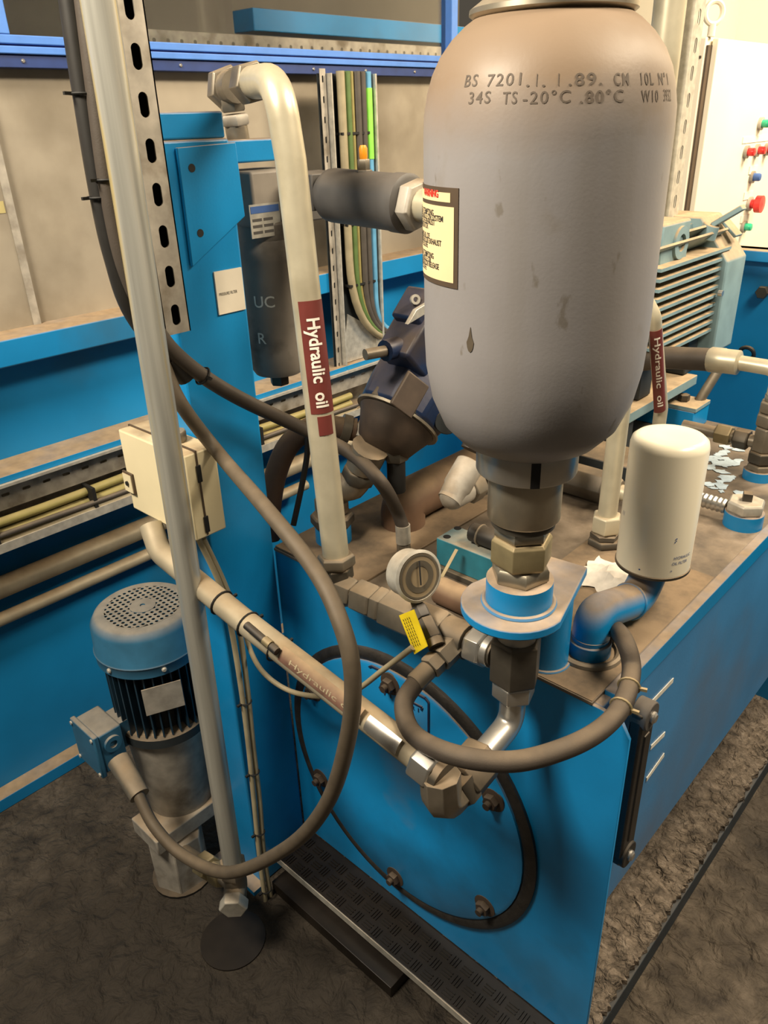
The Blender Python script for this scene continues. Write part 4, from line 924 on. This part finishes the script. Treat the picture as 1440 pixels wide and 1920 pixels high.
part('cowl_cover', MB().obox((PX_+.130, my1+.025, PZ_+.125), (0, 1, 0), (1, 0, -.9), (.9, 0, 1), .02, .03, .004), 'motor_grey', hm, .002)
jb = part('junction_box', MB().box((PX_-.02, my0+.06, PZ_+.07), (PX_+.125, my0+.20, PZ_+.165)), 'motor_grey', hm, .006)
part('entry_ring', MB().ring((PX_+.125, my0+.15, PZ_+.120), (1, 0, 0), .018, .034, .006, 28), 'motor_grey', jb)
ey = V(PX_+.125, my1-.075, PZ_+.130)
part('lifting_lug', MB().cyl(ey-V(.01, 0, .02), ey+V(.0, 0, .01), .022, .018, 16).obox(ey+V(.03, .01, .028), (1, .2, .7), (0, 1, 0), (-.7, 0, 1), .035, .012, .006), 'motor_grey', hm, .002)
for yq in (my0+.06, my1-.09): part('foot', MB().box((PX_-.13, yq-.03, .114), (PX_+.13, yq+.03, PZ_-.10)), 'motor_dark', hm, .003)
mp_ = thing('motor_base_plate', 'dusty light blue steel base plate under the horizontal motor', 'plate', (PX_, .95, .0))
part('plate', MB().box((PX_-.14, .70, .088), (PX_+.152, 1.10, .112)), 'motor_grey', mp_, .002)
part('mount_block', MB().box((PX_+.03, .74, .002), (PX_+.14, .80, .088)), 'motor_dark', mp_, .002)
part('mount_block', MB().box((PX_-.14, .74, .002), (PX_-.05, .80, .088)), 'motor_dark', mp_, .002)
fb = thing('mounting_foot', 'blue channel foot at the far end of the tank top', 'bracket', (.30, 1.05, .0))
part('channel', MB().box((.15, 1.00, .002), (.345, 1.09, .052)), 'blue_paint', fb, .002)
part('rail', MB().box((.25, 1.00, .052), (.348, 1.085, .062)), 'motor_grey', fb, .001)
part('bolt', MB().nut((.30, 1.04, .062), (.30, 1.04, .078), .014), 'fitting_dark', fb)
part('stud', MB().cyl((.325, 1.07, .055), (.345, 1.12, .135), .012, None, 12), 'fitting', fb)
# ================================================================== HYDRAULIC PUMP (navy, bent body)
pu = thing('hydraulic_pump', 'dark navy hydraulic pump with bent body behind the grey accumulator', 'pump', X(720, 860, PX_))
A_ = X(728, 818, PX_); B_ = X(822, 650, PX_); pax = nrm(B_-A_); Lp = np.linalg.norm(B_-A_)
part('drive_housing', MB().lathe([(.06, .0), (.085, .02), (.085, .12), (.105, .14), (.105, .16), (.12, .18), (.12, .30)], V(PX_, .40, PZ_), (0, 1, 0), 40), 'navy_paint', pu)
part('bent_body', MB().lathe([(.066, Lp*.18), (.079, Lp*.2), (.084, Lp*.5), (.08, Lp*.86), (.055, Lp*1.0)], A_, pax, 8, False, .5), 'navy_paint', pu, .006)
part('body_link', MB().tube(spline([A_+pax*Lp*.55, V(PX_, .36, PZ_-.005), V(PX_, .44, PZ_)], 5), .075, 12), 'navy_paint', pu)
mc = X(822, 722, PX_)
part('main_housing', MB().lathe([(.06, -.045), (.080, -.030), (.092, .0), (.092, .12), (.08, .16)], mc, (0, 1, .04), 10, False, .3), 'navy_paint', pu, .006)
part('face_plate', MB().obox(X(768, 740, PX_+.085), pax, np.cross(pax, nrm(V(1, -.5, .1))), (1, -.5, .1), .030, .022, .004), 'rust', pu, .002)
part('side_port', MB().cyl(X(838, 792, PX_+.06), X(838, 792, PX_+.09), .02, None, 20), 'motor_dark', pu, .001)
part('joint_seal', MB().cyl(A_+pax*Lp*.165, A_+pax*Lp*.19, .077, None, 32), 'steel_neck', pu)
part('port_cover', MB().lathe([(.030, -.030), (.048, -.018), (.060, Lp*.05), (.070, Lp*.16)], A_, pax, 28), 'rust', pu)
for k in range(6):
    t = 1.047*k+.4; uu, vv, _ = frame(pax); c = A_+pax*Lp*.2+.064*(uu*math.cos(t)+vv*math.sin(t)); part('cap_screw', MB().cyl(c, c+pax*.025, .011, None, 14), 'motor_dark', pu)
cA = X(778, 645, PX_+.02)
part('control_block', MB().obox(cA, pax, (1, 0, 0), np.cross(pax, (1, 0, 0)), .045, .035, .040), 'navy_paint', pu, .006)
cB = X(790, 590, PX_+.02)
part('control_head', MB().obox(cB, pax, (1, 0, 0), np.cross(pax, (1, 0, 0)), .030, .028, .034), 'navy_paint', pu, .005)
part('control_screw', MB().ring(X(777, 562, PX_+.03), (1, -.5, .3), .004, .008, .006, 16), 'galv', pu)
part('adjuster_plate', MB().obox(X(785, 585, PX_+.055), pax, (0, 1, .2), (1, 0, 0), .014, .02, .004), 'galv', pu, .001)
s0_ = X(722, 658, PX_+.02)
part('plug_body', MB().cyl(s0_+V(0, .03, 0), s0_, .017, None, 14), 'navy_paint', pu); part('plug_tip', MB().cyl(s0_, s0_+V(-.01, -.035, 0), .009, None, 12), 'fitting', pu)
d0 = X(742, 850, PX_+.02)
part('drain_nut', MB().nut(d0+V(0, 0, -.012), d0+V(0, 0, .014), .022), 'fitting_dark', pu); part('drain_stub', MB().cyl(d0+V(0, 0, -.07), d0, .016, None, 14), 'black', pu)
part('support_foot', MB().box((PX_-.02, .40, PZ_-.115), (PX_+.06, .50, PZ_-.07)), 'navy_paint', pu, .003)
# suction line from tank socket to pump
sl = thing('suction_elbow', 'brown dusty suction fitting between blue tank socket and navy pump', 'pipe fitting', SUC+V(0, 0, .03))
sz = SUC+V(0, 0, .034)
part('lock_nut', MB().nut(sz, sz+V(0, 0, .022), .040, 8), 'fitting_dark', sl, .001)
part('hex_body', MB().nut(sz+V(0, 0, .022), sz+V(0, 0, .050), .032, 6), 'fitting', sl, .001)
e2 = X(668, 905, .11); e3 = X(690, 850, .14)
part('bend', MB().tube(spline([sz+V(0, 0, .04), sz+V(.005, .01, .066), e2, e3], 6), [.026]*12+[.024]*7, 16), 'fitting', sl)
part('bend_nut', MB().nut(e2+(e3-e2)*.15, e2+(e3-e2)*.5, .031, 8), 'fitting_dark', sl)
part('bend_collar', MB().cyl(e2+(e3-e2)*.55, e3+(e3-e2)*.2, .029, .032, 16), 'fitting', sl)
dhz = thing('drain_hose', 'brown rubber drain hose with clamp curving down behind the blue post', 'hose', X(508, 950, -.08))
k0 = X(668, 806, .05)
dp_ = spline([k0, X(640, 803, .03), X(590, 800, -.02), X(545, 830, -.06), X(520, 880, -.08), X(508, 940, -.09), X(505, 1010, -.09)], 6)
part('hose', MB().tube(dp_, .021, 14), 'hose_brown', dhz)
part('clamp', MB().cyl(X(656, 806, .04), X(640, 802, .03), .026, None, 20), 'fitting', dhz)
part('end_nut', MB().nut(k0, X(690, 812, .07), .020), 'galv_dull', dhz)
sw = thing('pump_sensor_wire', 'thin dark wire dropping behind the labelled hydraulic pipe', 'cable', X(550, 985, -.02))
part('wire', MB().tube(spline([X(576, 800, -.02), X(576, 850, -.02), X(566, 910, -.02), X(550, 985, -.02)], 6), .0055, 8), 'hose', sw)
# dusty pipe lying on the tank
a0_ = Z(775, 935, .045); a1_ = a0_+V(.0, .42, 0)
dpz = thing('dusty_return_pipe', 'fat dusty brown pipe lying along the tank top behind the hoses', 'pipe', a0_+V(0, .1, -.04))
part('pipe', MB().tube(fillet([V(a0_[0], a0_[1]-.03, .004), V(a0_[0], a0_[1]-.03, .048), a1_], .04, 8), .042, 24), 'hose_brown', dpz)
# hose with ferrule elbow behind the neck
hf = thing('pressure_hose', 'black hose with grey crimped elbow end behind the accumulator neck', 'hose', X(850, 945, .33))
xh = .33; pe = X(842, 938, xh); pu1 = X(872, 872, xh)
part('hose', MB().tube(spline([X(885, 845, xh), X(905, 800, xh), X(930, 740, xh-.02), V(*X(960, 700, .25))], 6), .0185, 16), 'hose_black', hf)
part('ferrule', MB().lathe([(.019, 0), (.0195, .02), (.0225, .026), (.0225, np.linalg.norm(X(893, 850, xh)-pe)-.02), (.0205, np.linalg.norm(X(893, 850, xh)-pe)-.018)], pe, X(893, 850, xh)-pe, 24), 'galv_dull', hf)
fx1 = pe+V(.0, .12, .0)
part('elbow', MB().tube(fillet([pu1+(pe-pu1)*.5, pe, pe+V(0, .05, 0)], .02), .0185, 18), 'galv_dull', hf)
part('elbow_nut', MB().nut(pe+V(0, .045, 0), pe+V(0, .075, 0), .024), 'fitting', hf, .001); part('union', MB().nut(pe+V(0, .078, 0), pe+V(0, .098, 0), .025, 6, .4), 'galv_dull', hf); part('pipe_end', MB().cyl(pe+V(0, .098, 0), pe+V(0, .30, 0), .022, None, 20), 'pipe_zinc_dusty', hf)
# hex block and nut right of the neck
hbk = thing('relief_valve', 'dark hexagon relief valve lying right of the accumulator neck', 'valve', Z(1090, 905, .01))
va = Z(1045, 888, .045); vb_ = va+V(.11, 0, 0)
part('body', MB().nut(va-V(.06, 0, 0), vb_, .032, 6), 'fitting_dark', hbk, .002)
part('nut', MB().nut(vb_+V(.002, 0, 0), vb_+V(.028, 0, 0), .026, 6, .3), 'fitting', hbk, .001); part('tube', MB().cyl(vb_, vb_+V(.09, 0, 0), .015, None, 16), 'pipe_zinc', hbk)
part('cover', MB().box((va[0]-.08, va[1]+.06, .002), (va[0]+.12, va[1]+.16, .07)), 'motor_dark', hbk, .003)
bo2 = thing('valve_block', 'teal valve block with dusty top and coil behind the accumulator neck', 'valve', Z(870, 1080, .0))
k_ = Z(818, 1008, .062); zk = .062
part('block', MB().box((k_[0], k_[1], .012), (k_[0]+.20, k_[1]+.055, zk)), 'teal_paint', bo2, .002)
part('sub_plate', MB().box((k_[0]-.01, k_[1]-.008, .0016), (k_[0]+.22, k_[1]+.065, .012)), 'fitting_dark', bo2, .001)
for q in ((838, 1006), (858, 990)):
    c = Z(*q, zk+.0006); part('port_hole', MB().cyl(c-V(0, 0, .004), c, .0065, None, 14), 'black', bo2)
cl_ = Z(902, 1003, zk+.018); part('coil', MB().cyl(cl_+V(-.018, 0, 0), cl_+V(.06, 0, 0), .016, None, 18), 'hose_black', bo2, .002); part('coil_band', MB().torus(cl_, (1, 0, 0), .0165, .002, 20), 'fitting', bo2)
part('tag_strip', MB().obox((Z(862, 1030, zk)+Z(835, 1080, .02))/2+V(0, -.012, 0), Z(862, 1030, zk)-Z(835, 1080, .02), (1, 0, 0), (0, 1, .3), .03, .003, .0006), 'fitting_brass', bo2)
fi_ = thing('block_fitting', 'dusty brown barrel fitting in front of the teal valve block', 'pipe fitting', Z(850, 1125, 0))
c = Z(852, 1118, .022); part('barrel', MB().cyl(c+V(-.03, 0, 0), c+V(.045, 0, 0), .022, None, 16), 'hose_brown', fi_, .002); part('nut', MB().nut(c+V(.045, 0, 0), c+V(.075, 0, 0), .019), 'navy_paint', fi_)
# crumpled rag
rg = MB(); rr = random.Random(5); n = 12; c = Z(1148, 1088, .0026); P = []
for j in range(n+1):
    for i in range(n+1):
        a_ = (i/n-.5); b2 = (j/n-.5); r_ = max(0, 1-2.0*math.hypot(a_, b2)); P.append(c+V(.095*a_*(1+.25*rr.random()), .085*b2*(1+.25*rr.random()), .004+.030*r_*(.35+.65*rr.random())))
rg.add(P, [(j*(n+1)+i, j*(n+1)+i+1, (j+1)*(n+1)+i+1, (j+1)*(n+1)+i) for j in range(n) for i in range(n)], False)
solo('paper_rag', rg, 'rag', 'crumpled pale rag on the tank top below the cream filter', 'rag')
# ================================================================== PIPES, TRAY AND CABLES ON THE LEFT WALL
for nm_, py, r, lbl in (('wall_pipe', 1102, .0245, 'thicker cream pipe running along the blue beam wall'), ('wall_pipe', 1162, .0155, 'thinner cream pipe low along the blue beam wall, under the thicker one')):
    q = X(0, py, -.63); mb = MB().tube([V(q[0], yv, q[2]) for yv in (Y0, -.2, .4, 1.0 if r > .02 else .62)], r, 20)
    o_ = solo(nm_, mb, 'pipe_zinc_dusty', lbl, 'pipe', 0, 'pipes along the blue wall')
tr = thing('cable_tray', 'perforated galvanised cable tray along the blue beam wall', 'cable tray', (-.62, .1, -.07))
pt = MB()
for k in range(int((Y1-.1-Y0)/.045)): pt.slotcell((-.598, Y0+.0225+.045*k, .012), (0, 1, 0), (0, 0, 1), .045, .064, .018, .007, .0015, True, 8)
part('perforated_side', pt, 'galv_dull', tr)
part('tray_floor', MB().box((-.672, Y0, -.090), (-.552, Y1-.1, -.087)), 'galv_dull', tr)
part('tray_back', MB().box((-.674, Y0, -.090), (-.671, Y1-.1, .045)), 'galv_dull', tr)
part('front_lip', MB().box((-.555, Y0, -.090), (-.551, Y1-.1, -.070)), 'galv', tr)
part('top_edge', MB().box((-.582, Y0, .040), (-.566, Y1-.1, .046)), 'galv', tr)
for i, (xx, zz, r, m_, lbl) in enumerate(((-.585, -.062, .013, 'cable_yellow', 'yellowish sheathed cable in the wall tray, nearest the tray side'), (-.566, -.074, .010, 'cable_cream', 'cream cable in the middle of the wall tray'), (-.560, -.056, .006, 'cable_brown', 'dark cable along the front lip of the wall tray'), (-.586, -.036, .010, 'cable_yellow', 'yellowish cable lying on top of the others in the wall tray'))):
    pts_ = [V(xx+.003*math.sin(yv*7+i), yv, zz+.002*math.sin(yv*9+2*i)) for yv in np.linspace(Y0, .78 if i != 2 else 1.7, 26)]
    solo('tray_cable', MB().tube(pts_, r, 10), m_, lbl, 'cable', 0, 'cables in the wall tray')
for yv in (-.28, -.06, .18, .42, .66):
    part('cable_strap', MB().box((-.600, yv-.004, -.086), (-.553, yv+.004, -.022)), 'black', tr)
# vertical riser of cables on the wall
rs = thing('cable_riser', 'galvanised perforated riser tray holding upright cables on the back wall', 'cable tray', (-.66, .86, .0))
y_a = X(598, 140, -.59)[1]; y_b = X(693, 140, -.59)[1]
pr = MB()
for k in range(17): pr.slotcell((-.590, y_a+.012, .04+.045*(k+.5)), (0, 1, 0), (0, 0, 1), .020, .045, .006, .016, .0015, True, 8)
part('perforated_side', pr, 'galv_dull', rs)
part('riser_back', MB().box((-.599, y_a, .04), (-.597, y_b, .795)), 'motor_dark', rs)
part('riser_edge', MB().box((-.597, y_b-.006, .0), (-.565, y_b, .795)), 'galv', rs)
part('riser_edge', MB().box((-.597, y_a+.026, .04), (-.575, y_a+.030, .795)), 'galv', rs)
part('gusset', MB().prism([(-.597, y_a+.03, .062), (-.597, y_b+.30, .062), (-.597, y_b+.05, .10), (-.597, y_a+.06, .20)], (.003, 0, 0)), 'galv', rs)
wd_ = y_b-y_a
for i, (t, r, m_, lbl) in enumerate(((.34, .011, 'cable_cream', 'cream upright cable in the wall riser, beside the perforated edge'), (.46, .010, 'cable_green', 'green upright cable in the wall riser'), (.54, .007, 'cable_yellow', 'thin yellow upright cable in the wall riser'), (.65, .011, 'cable_brown', 'dark brown upright cable in the wall riser, beside the yellow one'), (.76, .011, 'cable_brown', 'dark brown upright cable in the wall riser, beside the light blue one'), (.88, .010, 'cable_blue', 'light blue upright cable with green sleeve in the wall riser'))):
    yv = y_a+wd_*t; rb_ = .16-.02*i*.6
    pts_ = fillet([V(-.578, yv, .80), V(-.578, yv, .085+.006*i), V(-.575, yv+.60, .083+.006*i)], .27-.03*i, 12)
    solo('riser_cable', MB().tube(pts_, r, 10), m_, lbl, 'cable', 0, 'upright cables in the wall riser')
    if i == 5:
        z0_ = X(665, 165, -.582)[2]; z1_ = X(665, 300, -.582)[2]
        part('green_sleeve', MB().cyl((-.578, yv, z1_), (-.578, yv, z0_), .0114, None, 12), 'sleeve_green', bpy.data.objects['riser_cable.005'])
for zz in (.66, .44, .28): part('cable_strap', MB().box((-.594, y_a+wd_*.28, zz-.003), (-.569, y_a+wd_*.93, zz+.003)), 'black', rs)
# ================================================================== BEHIND THE WINDOW
ib = solo('inner_beam', MB().box((-1.25, X(475, 40, -1.15)[1], X(480, 58, -1.15)[2]), (-1.15, 2.5, X(480, 14, -1.15)[2])), 'blue_wall', 'blue beam seen dimly behind the window band', 'beam', .003)
it = thing('inner_tray', 'slotted cable tray below the blue beam behind the window', 'cable tray', (-1.2, .8, .80))
pt = MB()
for k in range(40): pt.slotcell((-1.14, .62+.045*(k+.5), X(480, 85, -1.14)[2]), (0, 1, 0), (0, 0, 1), .045, .05, .012, .012, .0015, True, 8)
part('perforated_side', pt, 'galv_dull', it); part('tray_floor', MB().box((-1.25, .62, X(480, 102, -1.14)[2]), (-1.14, 2.4, X(480, 100, -1.14)[2])), 'navy_frame', it)
# ================================================================== SWITCH CABINET, STRUT AND PIPE AT THE FAR RIGHT
XC = .0
cK = X(1335, 60, XC); cy = cK[1]; ctop = X(1338, 68, XC)[2]
cb_ = thing('switch_cabinet', 'tall cream switch cabinet with buttons brightly lit behind the motor', 'cabinet', (XC-.2, cy+.5, FL))
part('body', MB().box((XC-.34, cy, FL), (XC-.012, cy+1.3, ctop)), 'cabinet_cream', cb_, .004)
part('door', MB().box((XC-.008, cy+.03, FL+.1), (XC+.010, cy+1.28, ctop-.004)), 'cabinet_cream', cb_, .003)
part('door_gap', MB().box((XC-.012, cy+.004, FL), (XC-.006, cy+.035, ctop-.02)), 'brown_patch', cb_)
part('top_trim', MB().box((XC-.34, cy-.004, ctop-.05), (XC-.02, cy, ctop-.044)), 'brown_patch', cb_)
ey = V(XC-.01, cy+.02, ctop)
part('lifting_eye', MB().torus(ey+V(0, 0, .055), (1, -.7, 0), .026, .007).cyl(ey, ey+V(0, 0, .03), .010, None, 12), 'cabinet_cream', cb_)
def button(px, py, m_, r=.015, big=False):
    c = X(px-5, py+1, XC+.010); h = part('button', MB().ring(c, (1, 0, 0), r*.8, r*1.25, .010, 20), 'galv_dull', cb_)
    part('cap', MB().lathe([(r*.8, 0), (r*.8, .02), (r*(1.5 if big else .8), .026), (r*(1.5 if big else .7), .045 if big else .030), (0, .048 if big else .032)], c, (1, 0, 0), 20, True, 0, False), m_, h)
for px, py, m_ in ((1402, 284, 'red_button'), (1422, 281, 'red_button'), (1440, 279, 'red_button'), (1429, 231, 'green_button'), (1413, 331, 'blue_ink'), (1397, 424, 'green_button')): button(px, py, m_)
button(1408, 381, 'red_button', .018, True)
for px, py in ((1414, 318), (1404, 366), (1398, 409)):
    c = X(px, py, XC+.0105); part('button_tag', MB().box((c[0], c[1]-.045, c[2]-.012), (c[0]+.002, c[1]+.03, c[2]+.012)), 'sign_white', cb_)
part('name_strip', MB().box((XC+.010, X(1385, 268, XC)[1], X(1385, 268, XC)[2]-.002), (XC+.012, X(1385, 268, XC)[1]+.4, X(1385, 268, XC)[2]+.016)), 'sign_white', cb_)
fst = thing('far_strut', 'slotted galvanised strut standing upright between accumulator and cream cabinet', 'channel', (.17, 1.4, FL))
xS = .17; sb = X(1300, 150, xS); yS = sb[1]
pr = MB()
for k in range(38): pr.slotcell((xS, yS-.012, FL+.2+.0525*(k+.5)), (0, 1, 0), (0, 0, 1), .05, .0525, .0125, .030, .002, True, 12)
part('slotted_face', pr, 'galv', fst)
part('flange', MB().box((xS-.07, yS-.039, FL), (xS, yS-.037, FL+2.3)), 'galv', fst)
part('slot_shade', MB().box((xS-.016, yS-.037, FL), (xS-.012, yS+.013, FL+2.3)), 'black', fst)  # added black sheet, paints the slots dark where light came through
part('edge_lip', MB().box((xS-.08, yS-.041, FL), (xS-.066, yS-.036, FL+2.3)), 'galv_dull', fst)
q = X(1248, 80, xS-.04)
solo('far_pipe', MB().tube([V(q[0], q[1], FL), V(q[0], q[1], 1.6)], .034, 20), 'pipe_zinc', 'thick cream upright pipe beside the far slotted strut', 'pipe')
bpy.context.view_layer.update()
